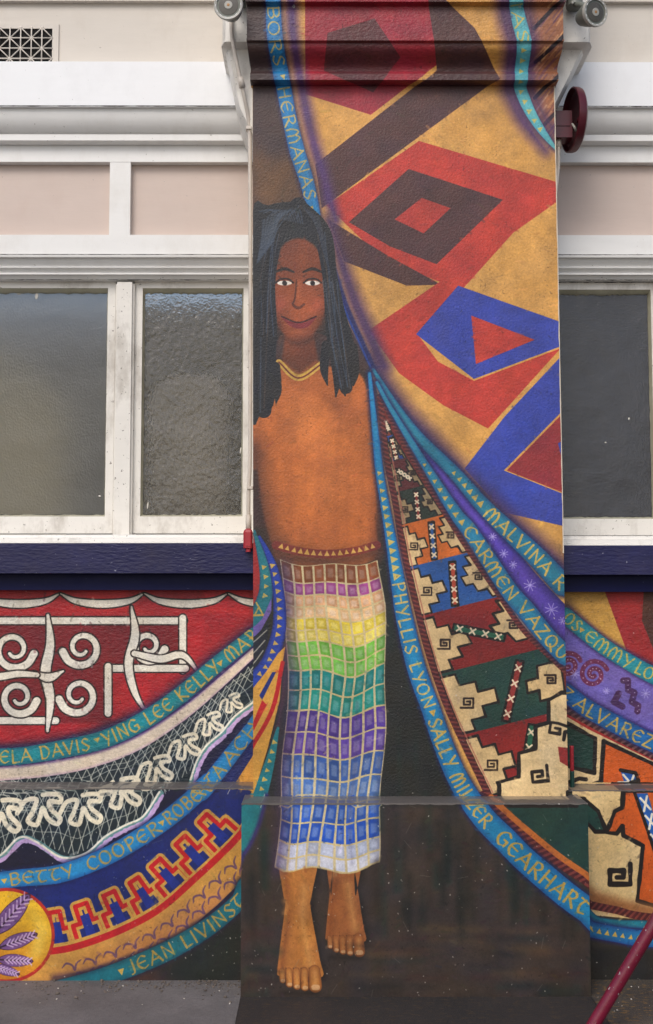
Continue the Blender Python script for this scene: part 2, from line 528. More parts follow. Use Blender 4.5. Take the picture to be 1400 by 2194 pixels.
def text(path, p0, p1, string, h, color=GOLD, shift=0.0, wt=.065):
    a, b = nearest(path, p0), nearest(path, p1)
    gap = .2
    tot = sum(GLYPH[ch][0] + gap for ch in string) - gap
    k = (b - a) / tot                                       # horizontal size
    s = a
    for ch in string:
        gw, strokes = GLYPH[ch]
        j = rng.uniform(-.03, .03)
        def P(u, v):
            p, t, n = along(path, s + u * k)
            return p + n * ((v - .5 + j) * h + shift)
        if ch == '*':
            poly([P(.05, .8), P(.55, .8), P(.3, .2)], color)
        for sm, pts in strokes:
            q = np.array(pts, float)
            if sm: q = catmull(q, 6)
            ww = []
            for i in range(len(q)):
                d = q[min(i + 1, len(q) - 1)] - q[max(i - 1, 0)]
                ang = math.atan2(d[1], d[0])
                ww.append(h * wt * (.62 + .75 * abs(math.sin(ang - .55))))
            stroke([P(u, v) for u, v in q], ww, color, smooth=0, alpha=.93)
        s += (gw + gap) * k

def tris(path, p0, p1, n, size, color=GOLD, mode=0):
    a, b = nearest(path, p0), nearest(path, p1)
    for i in range(n):
        s = a + (b - a) * i / max(n - 1, 1)
        p, t, nn = along(path, s)
        z = size * (.75 + .5 * i / max(n - 1, 1)) if mode == 1 else size * rng.uniform(.9, 1.1)
        poly([p - t * z * .62 - nn * z * .55, p + t * z * .62 - nn * z * .55, p + nn * z * .7 + t * rng.uniform(-1, 1)], color, alpha=.95)

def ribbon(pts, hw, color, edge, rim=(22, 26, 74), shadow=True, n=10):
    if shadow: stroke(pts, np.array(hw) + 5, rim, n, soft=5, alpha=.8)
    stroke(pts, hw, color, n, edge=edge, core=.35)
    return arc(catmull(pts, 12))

def scroll(cx, cy, size, color, w_=4.5, turn=1, ang=0.0, steps=7):
    """square spiral line"""
    pts, d, L = [(0, 0)], 0, .25
    x = y = 0.0
    for i in range(steps):
        x += (1, 0, -1, 0)[d % 4] * L * size; y += (0, 1, 0, -1)[d % 4] * L * size * turn
        pts.append((x, y)); d += 1
        if i % 2: L += .25
    ca, sa = math.cos(ang), math.sin(ang)
    stroke([(cx + u * ca - v * sa, cy + u * sa + v * ca) for u, v in pts], w_, color, 0, rough=.12)

def crossed_bar(a, b, hw, color, n, xcol=(222, 200, 168), line=(24, 18, 16)):
    a, b = np.array(a, float), np.array(b, float)
    t = (b - a) / np.hypot(*(b - a)); nn = np.array([t[1], -t[0]])
    q = [a + nn * hw, b + nn * hw, b - nn * hw, a - nn * hw]
    poly([p + (p - (a + b) / 2) * .0 for p in q], color)
    stroke(q + [q[0]], 2.4, line, 0, rough=.15)
    for i in range(n):
        c = a + (b - a) * (i + .5) / n
        z = hw * .72
        stroke([c - t * z - nn * z, c + t * z + nn * z], 1.8, xcol, 0)
        stroke([c + t * z - nn * z, c - t * z + nn * z], 1.8, xcol, 0)

def outlined(pts, color, line=(26, 20, 18), lw=4.5, to=None, axis=None):
    poly(pts, color, to=to, axis=axis)
    stroke(list(pts) + [pts[0]], lw, line, 0, rough=.16)

def rope(pts, hw, dark=(70, 26, 30), light=(128, 60, 52)):
    stroke(pts, hw, dark, 8)
    pa = arc(catmull(pts, 12))
    for s in np.arange(4, pa[1][-1], hw * 1.5):
        p, t, n = along(pa, s)
        stroke([p - n * hw * .8 - t * hw * .5, p + n * hw * .8 + t * hw * .5], hw * .28, light, 0, alpha=.75)

# which stretch of the elevation each bay occupies (left wall, pillar, right wall)
COLX = CX0 + (np.arange(CW) + .5) / SC
ROWZ = CZ1 - (np.arange(CH) + .5) / SC
PX0, PX1 = xx(542, 0, 1000), xx(1207, 0, 1200)
BX0, BX1 = xx(517, Y_BLOCK, 1900), xx(1263, Y_BLOCK, 1900)
Z_LEDGE, Z_STEP = zz(1722, Y_BLOCK, 700), zz(1690, Y_PLINTH, 300)
CLIP = None
_up = ROWZ[:, None] > Z_LEDGE
Z_CAP = zz(184, 0, 860)
_l = np.where(ROWZ[:, None] > Z_CAP, xx(518, 0, 50), np.where(_up, PX0 - .006, BX0))
_r = np.where(ROWZ[:, None] > Z_CAP, xx(1215, 0, 50), np.where(_up, PX1 + .03, BX1))
BAY_PILLAR = ((COLX[None] >= _l) & (COLX[None] <= _r)).astype(np.float32)
BAY_LEFT = (COLX[None] < _l).astype(np.float32) * np.ones((CH, 1), np.float32)
BAY_RIGHT = (COLX[None] > _r).astype(np.float32) * np.ones((CH, 1), np.float32)

# ---- 1. grounds
OCH, RED, CRIM, BRN, BLU, DRED = (207, 152, 78), (184, 57, 46), (150, 38, 52), (78, 48, 48), (52, 66, 156), (140, 44, 50)
DARKG = (33, 34, 31)
poly([(510, -80), (1235, -80), (1235, 1712), (510, 1712)], OCH)
poly([(512, 1717.5), (1266, 1717.5), (1266, 2240), (512, 2240)], (56, 46, 42))
poly([(1211, 1240), (2100, 1240), (2100, 1700), (1211, 1700)], (160, 40, 40))
poly([(1262, 1690), (2100, 1690), (2100, 2140), (1262, 2140)], (50, 44, 38))

CLIP = BAY_PILLAR
# ---- 2. angular field on the shaft
poly([(655, -40), (905, -40), (968, 112), (795, 246), (655, 202)], CRIM)
poly([(702, 70), (800, 40), (856, 122), (800, 198), (694, 150)], (88, 40, 44))
poly([(905, -40), (1010, 60), (1068, 168), (690, 446), (676, 352), (935, 150)], BRN)
poly([(700, 440), (898, 302), (1200, 392), (1200, 428), (948, 606), (820, 556)], RED)
poly([(748, 476), (876, 362), (1078, 428), (936, 566), (836, 528)], BRN)
poly([(846, 470), (904, 424), (966, 446), (908, 500)], (176, 56, 48))
poly([(704, 470), (832, 548), (946, 610), (872, 612), (738, 560)], BRN)
poly([(790, 708), (1106, 492), (1000, 610), (895, 716), (1046, 918), (950, 868), (856, 800)], RED)
poly([(982, 612), (1202, 690), (1202, 742), (1016, 812), (892, 716)], BLU)
poly([(1010, 676), (1146, 728), (1020, 780)], RED)
poly([(1016, 816), (1202, 746), (1090, 870), (1046, 918), (930, 770)], RED)
poly([(1202, 764), (1202, 884), (1080, 1008), (1212, 1060), (1212, 1128), (1080, 1098), (996, 1004), (1082, 892)], BLU)
poly([(1208, 884), (1208, 1056), (1086, 1008)], DRED)
poly([(1196, 950), (1212, 940), (1212, 1010)], BLU)

# ---- 3. top right: striped corner beside a pale teal ribbon
for (a, b, col) in (((1120, -10), (1215, -10), (150, 92, 60)), ):
    poly([(1120, -20), (1225, -20), (1225, 320), (1190, 320), (1150, 250), (1128, 180), (1130, 90)], (146, 92, 62))
for i in range(90):
    x = rng.uniform(1135, 1205); y = rng.uniform(-10, 300)
    if x - 1120 < max(0, y - 150) * .45: continue
    c = [(206, 150, 100), (176, 110, 66), (104, 58, 60), (84, 48, 88), (222, 176, 120)][rng.integers(5)]
    L = rng.uniform(18, 40)
    stroke([(x - L * .45, y + L * .6), (x + L * .45, y - L * .6)], rng.uniform(1, 2.6), c, 0, alpha=.55, soft=1.2)
for (x, y, L) in ((1165, 30, 62), (1180, 95, 75), (1186, 170, 80), (1188, 246, 56)):
    stroke([(x - L * .5, y + L * .5), (x + L * .5, y - L * .55)], 4.2, (40, 26, 32), 0)
TR = [(1088, -40), (1094, 0), (1103, 45), (1113, 85), (1115, 130), (1114, 180), (1125, 215), (1142, 250), (1165, 285), (1192, 320)]
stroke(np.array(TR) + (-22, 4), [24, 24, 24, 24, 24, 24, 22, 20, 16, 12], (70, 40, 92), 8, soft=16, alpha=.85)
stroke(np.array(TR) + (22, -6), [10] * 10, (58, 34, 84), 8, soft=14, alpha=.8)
TRp = ribbon(TR, [16, 15, 16, 16, 15, 14, 13, 11, 8, 3], (92, 172, 178), (72, 150, 164), (60, 40, 84))
text(TRp, (1096, 6), (1113, 88), 'IAS', 22, (196, 178, 96))
tris(TRp, (1114, 108), (1158, 276), 9, 9, (196, 178, 96))

# ---- 4. the hanging fold down the middle: soft dark paint first
A = [(583, -40), (588, 0), (590, 60), (597, 120), (607, 180), (620, 250), (636, 320), (655, 380), (668, 430), (682, 478)]
FOLD = [(682, 478), (695, 520), (714, 580), (742, 660), (775, 735), (800, 790)]
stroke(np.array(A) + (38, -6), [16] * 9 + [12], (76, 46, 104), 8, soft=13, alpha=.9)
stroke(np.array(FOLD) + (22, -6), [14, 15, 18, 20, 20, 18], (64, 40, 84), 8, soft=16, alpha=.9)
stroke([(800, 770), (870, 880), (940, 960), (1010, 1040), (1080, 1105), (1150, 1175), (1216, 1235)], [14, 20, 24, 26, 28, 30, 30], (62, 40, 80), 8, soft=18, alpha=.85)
LEFTB = [(500, -60), (572, -60), (574, 60), (583, 120), (592, 180), (604, 250), (620, 320), (640, 380), (655, 430), (672, 478), (690, 540), (716, 620), (750, 700), (790, 780),
         (815, 860), (800, 1000), (850, 1240), (880, 1400), (930, 1560), (1000, 1712), (500, 1712)]
poly(LEFTB, (66, 48, 48))
poly([(540, 330), (632, 340), (664, 440), (540, 450)], (120, 82, 44), feather=22, alpha=.7)
poly([(545, 1130), (812, 1130), (850, 1240), (880, 1400), (930, 1560), (1000, 1712), (545, 1712)], DARKG, feather=4)
Ap = ribbon(A, [16, 16, 17, 17, 17, 16, 17, 16, 14, 8], (34, 128, 182), (24, 92, 152), (40, 30, 74))
text(Ap, (588, 12), (600, 140), 'BORS', 23, (196, 172, 108))
poly([(601, 160), (612, 158), (611, 170)], (210, 186, 110))
text(Ap, (607, 184), (664, 425), 'HERMANAS', 24, (190, 166, 104))
poly([(660, 446), (671, 440), (672, 451)], (196, 160, 78))
stroke(FOLD, [8, 9, 9, 8, 8, 7], (30, 34, 88), 8, soft=3)
stroke(np.array(FOLD) + (-3, 2), [2, 2, 2, 2, 2, 2], (30, 70, 150), 8, alpha=.7)

# ---- 5. a plain painted figure: straight hair, rust tunic, checked skirt
HAIR = [(540, 470), (575, 440), (640, 434), (684, 468), (716, 560), (738, 660), (768, 770), (764, 810), (738, 846), (716, 800), (700, 720), (600, 720), (592, 800), (586, 868), (560, 886), (540, 880)]
TUNIC = [(540, 900), (566, 850), (598, 782), (626, 766), (668, 766), (702, 784), (770, 800), (792, 860), (802, 960), (808, 1040), (806, 1120), (800, 1200), (700, 1214), (604, 1204), (578, 1150), (560, 1080), (552, 1010), (540, 1000)]
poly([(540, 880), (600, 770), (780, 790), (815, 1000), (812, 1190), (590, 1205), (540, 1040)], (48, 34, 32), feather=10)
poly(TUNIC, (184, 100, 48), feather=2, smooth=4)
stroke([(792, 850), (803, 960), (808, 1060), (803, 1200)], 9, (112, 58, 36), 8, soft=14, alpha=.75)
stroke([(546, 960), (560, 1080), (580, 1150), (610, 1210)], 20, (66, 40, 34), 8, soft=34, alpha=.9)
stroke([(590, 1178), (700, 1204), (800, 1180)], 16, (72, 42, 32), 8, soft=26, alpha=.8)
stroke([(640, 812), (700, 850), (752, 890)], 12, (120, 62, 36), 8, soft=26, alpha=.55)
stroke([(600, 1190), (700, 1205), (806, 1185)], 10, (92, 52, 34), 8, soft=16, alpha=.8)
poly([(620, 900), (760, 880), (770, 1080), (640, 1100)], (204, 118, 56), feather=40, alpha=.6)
for k in range(7):                                        # cloth folds
    x = 588 + k * 32 + rng.uniform(-6, 6)
    stroke([(x + 10, 850 + rng.uniform(0, 40)), (x + 2, 1000), (x - 2, 1150 + rng.uniform(0, 25))], [1.2, 3, 4.5], (138, 70, 36), 8, soft=9, alpha=.22)
poly([(612, 716), (672, 716), (682, 768), (642, 800), (604, 770)], (112, 56, 34), feather=2)      # neck
stroke([(600, 776), (640, 806), (690, 778)], 5, (200, 158, 72), 8)
stroke([(600, 776), (640, 806), (690, 778)], 1.4, (96, 44, 36), 8)
stroke([(604, 772), (640, 792), (684, 776)], 12, (74, 40, 30), 8, soft=16, alpha=.6)
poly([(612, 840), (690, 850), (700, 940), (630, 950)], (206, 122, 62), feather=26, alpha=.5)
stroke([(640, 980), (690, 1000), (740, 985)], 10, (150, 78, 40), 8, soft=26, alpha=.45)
stroke([(598, 776), (640, 810), (692, 778)], 6.5, (204, 160, 72), 8)
stroke([(598, 776), (640, 810), (692, 778)], 1.6, (104, 40, 34), 8)
HEM = arc(catmull([(596, 1168), (640, 1180), (700, 1186), (760, 1180), (806, 1168)], 12))
stroke([(592, 1168), (640, 1181), (700, 1187), (760, 1181), (808, 1168)], 9, (116, 44, 38), 8, alpha=.9)
tris(HEM, (604, 1170), (800, 1170), 15, 9, (204, 160, 80))
poly(HAIR, (34, 36, 40), smooth=4)
FACE = [(640 + 66 * math.cos(a) * (1 - .12 * max(0, math.sin(a))), 622 + 112 * math.sin(a)) for a in np.linspace(0, 2 * math.pi, 28, endpoint=False)]
poly(FACE, (122, 60, 36), feather=2)
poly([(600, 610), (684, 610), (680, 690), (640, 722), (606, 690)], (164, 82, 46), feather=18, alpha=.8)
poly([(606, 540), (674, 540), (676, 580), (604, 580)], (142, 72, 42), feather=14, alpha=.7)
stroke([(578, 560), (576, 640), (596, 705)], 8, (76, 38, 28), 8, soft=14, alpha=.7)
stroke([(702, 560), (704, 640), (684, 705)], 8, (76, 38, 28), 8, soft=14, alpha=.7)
stroke([(604, 722), (640, 736), (676, 722)], 5, (70, 36, 26), 8, soft=9, alpha=.8)
stroke([(640, 604), (640, 640)], 4, (190, 102, 60), 0, soft=6, alpha=.6)
stroke([(628, 712), (652, 712)], 5, (184, 98, 58), 0, soft=7, alpha=.6)
for s in (-1, 1):
    cx = 640 + s * 30
    poly([(cx - 16, 607), (cx - 8, 602), (cx + 8, 602), (cx + 16, 607), (cx + 7, 611), (cx - 7, 611)], (226, 218, 206), smooth=3)
    stroke([(cx, 606.5), (cx + .5, 607)], 5.2, (28, 20, 20), 0)
    stroke([(cx - 19, 606), (cx - 8, 598), (cx + 8, 598), (cx + 19, 606)], 1.8, (34, 20, 20), 8)
    stroke([(cx - 20, 583), (cx, 576), (cx + 20, 583)], [2, 3.6, 2], (38, 24, 22), 8)
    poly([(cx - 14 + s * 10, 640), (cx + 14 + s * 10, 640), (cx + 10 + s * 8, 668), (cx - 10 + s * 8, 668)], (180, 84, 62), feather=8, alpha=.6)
stroke([(636, 600), (632, 640), (628, 652), (640, 660), (652, 652)], [1.5, 2, 2.6, 3.2, 2.6], (84, 40, 28), 6, alpha=.85)
stroke([(606, 680), (624, 694), (642, 698), (660, 694), (676, 680)], [2, 5, 6.5, 5, 2], (126, 44, 48), 8)
stroke([(604, 678), (640, 691), (678, 678)], 1.7, (58, 24, 24), 8)
HB = [[(640, 440), (590, 500), (574, 600), (570, 720), (566, 880)], [(640, 440), (690, 500), (708, 600), (724, 720), (742, 830)]]
stroke(HB[0], [18, 22, 17, 24, 16], (30, 32, 38), 8)
stroke(HB[1], [16, 20, 16, 24, 14], (30, 32, 38), 8)
for k, (x, y, L) in enumerate(((552, 860, 40), (570, 868, 46), (590, 846, 34), (700, 800, 50), (718, 820, 60), (738, 826, 44), (756, 806, 40))):
    stroke([(x, y - 60), (x + 5 * (-1) ** k, y - 10), (x + 2, y + L * .5)], [11, 9, 1.5], (34, 34, 38), 8)
for k in range(34):
    b = np.array(HB[k % 2], float)
    o = rng.uniform(-16, 16)
    q = b + np.column_stack([np.array([0, .6, .8, 1, 1]) * o + 5 * np.sin(np.arange(5) * 1.9 + k), rng.uniform(-6, 6, 5)])
    j = rng.integers(0, 3)
    stroke(q[j:j + 3], 1.3, [(66, 80, 98), (50, 58, 72), (72, 60, 54), (16, 18, 22)][rng.integers(4)], 8, alpha=.6)
for k in range(26):
    t = k / 25
    stroke([(628 - 66 * t, 446 + 26 * t), (600 - 40 * t, 470 + 40 * t), (584 - 34 * t, 520 + 46 * t)], 1.5, [(74, 88, 106), (54, 62, 76), (92, 104, 118)][k % 3], 6, alpha=.45)
    stroke([(650 + 34 * t, 444 + 22 * t), (676 + 20 * t, 480 + 40 * t), (694 + 14 * t, 540 + 50 * t)], 1.4, [(66, 78, 94), (50, 56, 70), (24, 26, 30)][k % 3], 6, alpha=.4)
for k in range(10):
    stroke([(556 + k * 9, 462 + rng.uniform(-8, 8)), (580 + k * 7, 450), (604 + k * 5, 470 + k)], 1.6, (70, 84, 104), 6, alpha=.5)

# legs and feet (below the skirt, on the block)
for (px, base, wdt, tone) in ((640, 2126, 1.0, (172, 108, 50)), (738, 2050, .88, (150, 88, 46))):
    leg = [(px - 40 * wdt, 1815), (px + 40 * wdt, 1815), (px + 28 * wdt, 1920), (px + 26 * wdt, base - 180), (px + 46 * wdt, base - 70), (px + 52 * wdt, base - 34), (px + 10, base - 30), (px - 40 * wdt, base - 34),
           (px - 44 * wdt, base - 60), (px - 28 * wdt, base - 190), (px - 32 * wdt, 1920)]
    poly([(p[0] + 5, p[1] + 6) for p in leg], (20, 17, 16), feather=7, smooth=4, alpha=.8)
    poly(leg, tone, smooth=4)
    stroke([(px - 30 * wdt, 1830), (px - 24 * wdt, 1930), (px - 22 * wdt, base - 160), (px - 36 * wdt, base - 50)], 6, (118, 62, 32), 8, soft=9, alpha=.7)
    stroke([(px + 12 * wdt, 1900), (px + 10 * wdt, base - 150), (px + 26 * wdt, base - 60)], 7, (206, 150, 84), 8, soft=10, alpha=.6)
    tx = px - 40 * wdt
    for t in range(5):
        r_ = (6.5, 7.5, 8, 8.5, 13)[t] * wdt
        tx += r_
        tip = base - (20, 11, 6, 3, 0)[t] * wdt
        if t: stroke([(tx - r_ - .5, base - 52 * wdt), (tx - r_ - .5, tip - 6)], [1, 2], (76, 42, 26), 0, alpha=.85)
        stroke([(tx - 2, base - 46 * wdt), (tx, tip - r_)], [r_ * .9, r_], tone, 0, edge=(124, 72, 38), core=.45)
        stroke([(tx - 1, base - 42 * wdt), (tx, tip - r_ - 4)], r_ * .4, (200, 144, 82), 0, soft=4, alpha=.5)
        stroke([(tx - r_ * .25, tip - r_ * .8), (tx + r_ * .3, tip - r_ * .8)], r_ * .42, (206, 164, 122), 0, alpha=.7)
        tx += r_ + .6
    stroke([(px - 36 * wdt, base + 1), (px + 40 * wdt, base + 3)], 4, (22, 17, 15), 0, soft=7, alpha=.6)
    stroke([(px - 30 * wdt, base - 196), (px - 24 * wdt, base - 184), (px - 30 * wdt, base - 170)], 4, (198, 140, 80), 6, soft=6, alpha=.6)

# skirt: a grid of painted squares in colour rows
def skirt_pt(u, v):
    ys = [1198, 1300, 1420, 1550, 1700, 1790, 1850]
    L = [600, 608, 620, 612, 602, 592, 588]; R = [812, 824, 830, 826, 816, 815, 815]
    y = 1198 + v * (1850 - 1198)
    l, r = np.interp(y, ys, L), np.interp(y, ys, R)
    sag = (14 + 4 * math.sin(v * 7)) * (1 - (2 * u - 1) ** 2) + 5 * math.sin(u * 9 + v * 6)
    return (l + (r - l) * u + 3 * math.sin(v * 16 + u * 5) + 3 * math.sin(v * 9 - u * 11) * v, y + sag + 9 * v * math.sin(u * 10.5 + 1))
rows = [(128, 72, 42)] + [(150, 74, 132)] + [(222, 172, 128), (226, 186, 140)] + [(222, 196, 60), (226, 204, 88)] + [(110, 170, 70), (120, 184, 82)] + [(22, 118, 112), (30, 132, 120)] + \
       [(82, 58, 136), (96, 70, 150)] + [(62, 92, 150), (84, 116, 168), (52, 92, 172)] + [(46, 88, 178)] + [(190, 196, 216)] + [(206, 206, 216)]
hs = np.array([40, 28, 26, 26, 28, 26, 34, 34, 46, 48, 50, 50, 52, 50, 46, 44, 30, 28], float)
vs_ = np.r_[0, np.cumsum(hs)] / hs.sum()
poly([skirt_pt(u, 0) for u in np.linspace(0, 1, 12)] + [skirt_pt(1, v) for v in np.linspace(0, 1, 20)] + [skirt_pt(u, 1) for u in np.linspace(1, 0, 12)] + [skirt_pt(0, v) for v in np.linspace(1, 0, 20)], (204, 186, 142))
NCOL = 9
us = np.linspace(0, 1, NCOL + 1) + np.r_[0, rng.uniform(-.015, .015, NCOL - 1), 0]
for i, col in enumerate(rows):
    v0, v1 = vs_[i], vs_[i + 1]
    for j in range(NCOL):
        u0, u1 = us[j], us[j + 1]
        g = .011; gv = .0022
        base = (np.array(col) if i in (4, 5, 16, 17) else 1.18 * np.array(col) - .18 * np.mean(col)) * rng.uniform(.84, 1.06) * (.8 if j == 0 else 1)
        q = [skirt_pt(u0 + g, v0 + gv), skirt_pt(u1 - g, v0 + gv), skirt_pt(u1 - g, v1 - gv), skirt_pt(u0 + g, v1 - gv)]
        poly(q, np.clip(base, 0, 255), ss=2)
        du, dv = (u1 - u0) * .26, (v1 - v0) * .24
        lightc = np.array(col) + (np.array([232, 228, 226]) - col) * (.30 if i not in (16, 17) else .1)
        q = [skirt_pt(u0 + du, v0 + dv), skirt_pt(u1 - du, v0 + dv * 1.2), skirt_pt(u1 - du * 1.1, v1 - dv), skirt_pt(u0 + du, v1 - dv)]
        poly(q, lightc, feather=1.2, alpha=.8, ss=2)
for v in vs_[2:]:
    stroke([skirt_pt(u, v) for u in np.linspace(0.01, .99, 14)], 1.7, (206, 184, 130), 0, alpha=.8, rough=.25)
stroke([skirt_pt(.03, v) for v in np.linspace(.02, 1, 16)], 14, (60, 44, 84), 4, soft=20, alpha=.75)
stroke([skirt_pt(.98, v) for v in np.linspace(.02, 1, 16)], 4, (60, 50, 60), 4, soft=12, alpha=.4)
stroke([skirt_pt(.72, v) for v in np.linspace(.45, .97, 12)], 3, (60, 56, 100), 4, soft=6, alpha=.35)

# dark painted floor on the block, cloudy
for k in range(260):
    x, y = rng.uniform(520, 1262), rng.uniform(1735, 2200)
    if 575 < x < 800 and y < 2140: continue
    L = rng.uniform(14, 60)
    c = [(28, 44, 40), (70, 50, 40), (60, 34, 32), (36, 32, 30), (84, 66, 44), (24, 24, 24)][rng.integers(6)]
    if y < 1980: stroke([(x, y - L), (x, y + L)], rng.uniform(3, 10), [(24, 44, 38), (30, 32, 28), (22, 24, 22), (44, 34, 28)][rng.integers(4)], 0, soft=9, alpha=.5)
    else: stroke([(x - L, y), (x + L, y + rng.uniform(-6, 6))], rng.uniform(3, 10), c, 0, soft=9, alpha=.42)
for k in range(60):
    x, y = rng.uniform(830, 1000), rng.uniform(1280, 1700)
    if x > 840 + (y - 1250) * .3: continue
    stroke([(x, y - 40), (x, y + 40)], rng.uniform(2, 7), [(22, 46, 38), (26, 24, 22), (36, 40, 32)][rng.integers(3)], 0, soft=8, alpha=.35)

# ---- 6. fan of cloth on the right of the shaft, running on over the block and the right wall
Lw = [(812, 850), (822, 960), (845, 1080), (862, 1180), (890, 1300), (916, 1400), (952, 1505), (990, 1590), (1042, 1700), (1100, 1768), (1180, 1835), (1262, 1890)]
Rw = [(824, 850), (862, 930), (905, 1006), (960, 1098), (1012, 1180), (1070, 1265), (1130, 1350), (1222, 1440)]
poly(Lw[:9] + [(1222, 1712)] + Rw[::-1], (98, 32, 30))
poly([(1222, 1470), (1222, 1715), (1000, 1715), (1040, 1690)], (98, 32, 30))
poly([(1040, 1717.5), (1100, 1768), (1180, 1835), (1264, 1892), (1264, 1717.5)], (24, 54, 48))
def cloth_x(y, side):
    P = np.array(Lw if side == 0 else Rw + [(1225, 1700)])
    return float(np.interp(y, P[:, 1], P[:, 0]))
cells = [(890, 940, (112, 50, 36)), (935, 995, (38, 62, 122)), (990, 1060, (86, 34, 36)), (1055, 1130, (34, 46, 40)), (1125, 1220, (196, 98, 36)), (1215, 1325, (34, 78, 140)), (1320, 1450, (120, 28, 28)), (1445, 1580, (28, 60, 52)), (1575, 1712, (128, 30, 28))]
def cell_pt(y0, y1, u, v):
    """position in a slanting cell: u from left border to right border, v from top to bottom"""
    sl = .42
    for _ in range(1):
        yl = y0 + (y1 - y0) * v
        xl = cloth_x(yl, 0) + 8
        w_ = (cloth_x(max(yl - 30, 860), 1) - 8) - xl
        x = xl + w_ * u
        return (x, yl - sl * w_ * u * .6)
for (y0, y1, col) in cells:
    E = lambda u, v: cell_pt(y0, y1, u, v)
    poly([E(0, 0), E(1, 0), E(1, 1), E(0, 1)], col)
    sh = (y1 - y0)
    tan = np.array((216, 184, 132)) * (.72 if y0 < 1100 else .95)
    lw = max(1.6, sh * .018)
    outlined([E(0, .06), E(.13, .06), E(.13, .24), E(.26, .24), E(.26, .40), E(.40, .40), E(.40, .62), E(.26, .62), E(.26, .78), E(.13, .78), E(.13, .94), E(0, .94)], tan, lw=lw)
    outlined([E(1, .06), E(.88, .06), E(.88, .24), E(.76, .24), E(.76, .42), E(.66, .42), E(.66, .60), E(.76, .60), E(.76, .76), E(.88, .76), E(.88, .92), E(1, .92)], tan * .95, lw=lw)
    scroll(*E(.15, .50), sh * .20, (40, 26, 20), lw * .9)
    scroll(*E(.86, .50), sh * .17, (40, 26, 20), lw * .9, -1)
    stroke([E(0, 1), E(.5, 1), E(1, 1)], lw * 1.1, (176, 120, 78), 4)
    bc = {0: (60, 90, 130), 1: (170, 66, 40)}[1 if col[2] > 100 else 0]
    if y0 in (1125,): bc = (36, 80, 140)
    if col[0] < 60 and col[2] < 80: bc = (130, 44, 40)
    if y0 in (990, 1320, 1575): bc = (30, 84, 62)
    if int(y0) % 2: crossed_bar(E(.42, .92), E(.66, .10), max(3, sh * .06), bc, 4)
    else: crossed_bar(E(.30, .30), E(.70, .66), max(3, sh * .06), bc, 4)
# large pale stepped block low on the shaft, beside the corner
outlined([(1217, 1476), (1176, 1500), (1176, 1548), (1148, 1556), (1148, 1604), (1112, 1614), (1112, 1664), (1070, 1676), (1070, 1712), (1217, 1712)], (214, 186, 138), lw=4)
scroll(1190, 1560, 44, (30, 22, 18), 3.6, 1, .15, 6)
scroll(1152, 1664, 44, (30, 22, 18), 3.6, -1, -.1, 6)
poly([(1196, 1600), (1216, 1592), (1216, 1640), (1200, 1632)], (140, 40, 40))
# borders of the woven strip
rope([(p[0] + 3, p[1]) for p in Lw[:9]], 7)
stroke([(p[0] + 14, p[1] - 2) for p in Lw[1:9]], 1.6, (170, 104, 84), 6, alpha=.8)
rope([(1048, 1722), (1104, 1772), (1182, 1838), (1264, 1892)], 9)
stroke([(1066, 1722), (1118, 1768), (1196, 1832), (1266, 1880)], 6, (176, 96, 40), 6)
rope([(p[0] - 4, p[1] + 4) for p in Rw], 6)

# purple band and its two ribbons
Vb = [(836, 846), (872, 905), (911, 960), (977, 1056), (1059, 1156), (1135, 1254), (1186, 1312), (1214, 1345)]
stroke(Vb, [5, 8, 12, 17, 22, 27, 30, 32], (84, 62, 160), 8, edge=(48, 34, 104), core=.1)
Mr = [(800, 792), (850, 872), (900, 938), (974, 1013), (1036, 1084), (1097, 1143), (1158, 1201), (1218, 1266)]
Mp = ribbon(Mr, [4, 8, 11, 14, 17, 20, 22, 24], (34, 116, 140), (20, 74, 116))
tris(Mp, (974, 1011), (1030, 1078), 6, 10, GOLD, 1)
text(Mp, (1046, 1094), (1208, 1256), 'MALVINA R', 27)
Cr = [(808, 820), (830, 862), (872, 932), (915, 1002), (977, 1100), (1010, 1142), (1089, 1262), (1128, 1308), (1174, 1366), (1216, 1408)]
Cp_ = ribbon(Cr, [4, 5, 7, 9, 14, 17, 19, 20, 20, 21], (36, 120, 150), (22, 80, 128))
tris(Cp_, (912, 998), (990, 1118), 8, 9, GOLD, 1)
text(Cp_, (1003, 1134), (1212, 1404), 'CARMEN VAZQU', 26)
def sparkle(x, y, z, c=(170, 158, 214)):
    for a in (0.3, 1.1, 1.9, 2.7):
        d = np.array([math.cos(a), math.sin(a)]) * z
        stroke([(x - d[0], y - d[1]), (x + d[0], y + d[1])], .9, c, 0, alpha=.8)
for (x, y, z) in ((1056, 1150, 8), (1080, 1186, 9), (1100, 1210, 8), (1136, 1254, 13), (1182, 1306, 14), (1205, 1330, 8)): sparkle(x, y, z)
# long lettered ribbon, down the shaft and over the block
Pr = [(792, 800), (800, 880), (808, 960), (814, 1014), (826, 1087), (839, 1162), (851, 1235), (866, 1320), (892, 1430), (922, 1515), (948, 1590), (975, 1655), (1002, 1704), (1041, 1757), (1085, 1801), (1121, 1838), (1174, 1884), (1220, 1922), (1266, 1955)]
Pp = ribbon(Pr, [4, 6, 8, 9, 10, 12, 15, 18, 20, 20, 21, 22, 23, 24, 25, 25, 26, 26, 26], (28, 126, 172), (20, 84, 140))
tris(Pp, (813, 1014), (851, 1236), 13, 11, (206, 176, 92), 1)
text(Pp, (852, 1248), (922, 1512), 'PHYLLIS LYON', 25, (206, 172, 96))
poly([(919, 1524), (934, 1520), (930, 1536)], GOLD)
text(Pp, (930, 1544), (1050, 1762), 'SALLY MILLER', 28, (200, 164, 84))
text(Pp, (1074, 1786), (1258, 1950), 'GEARHART', 32, (186, 150, 70))

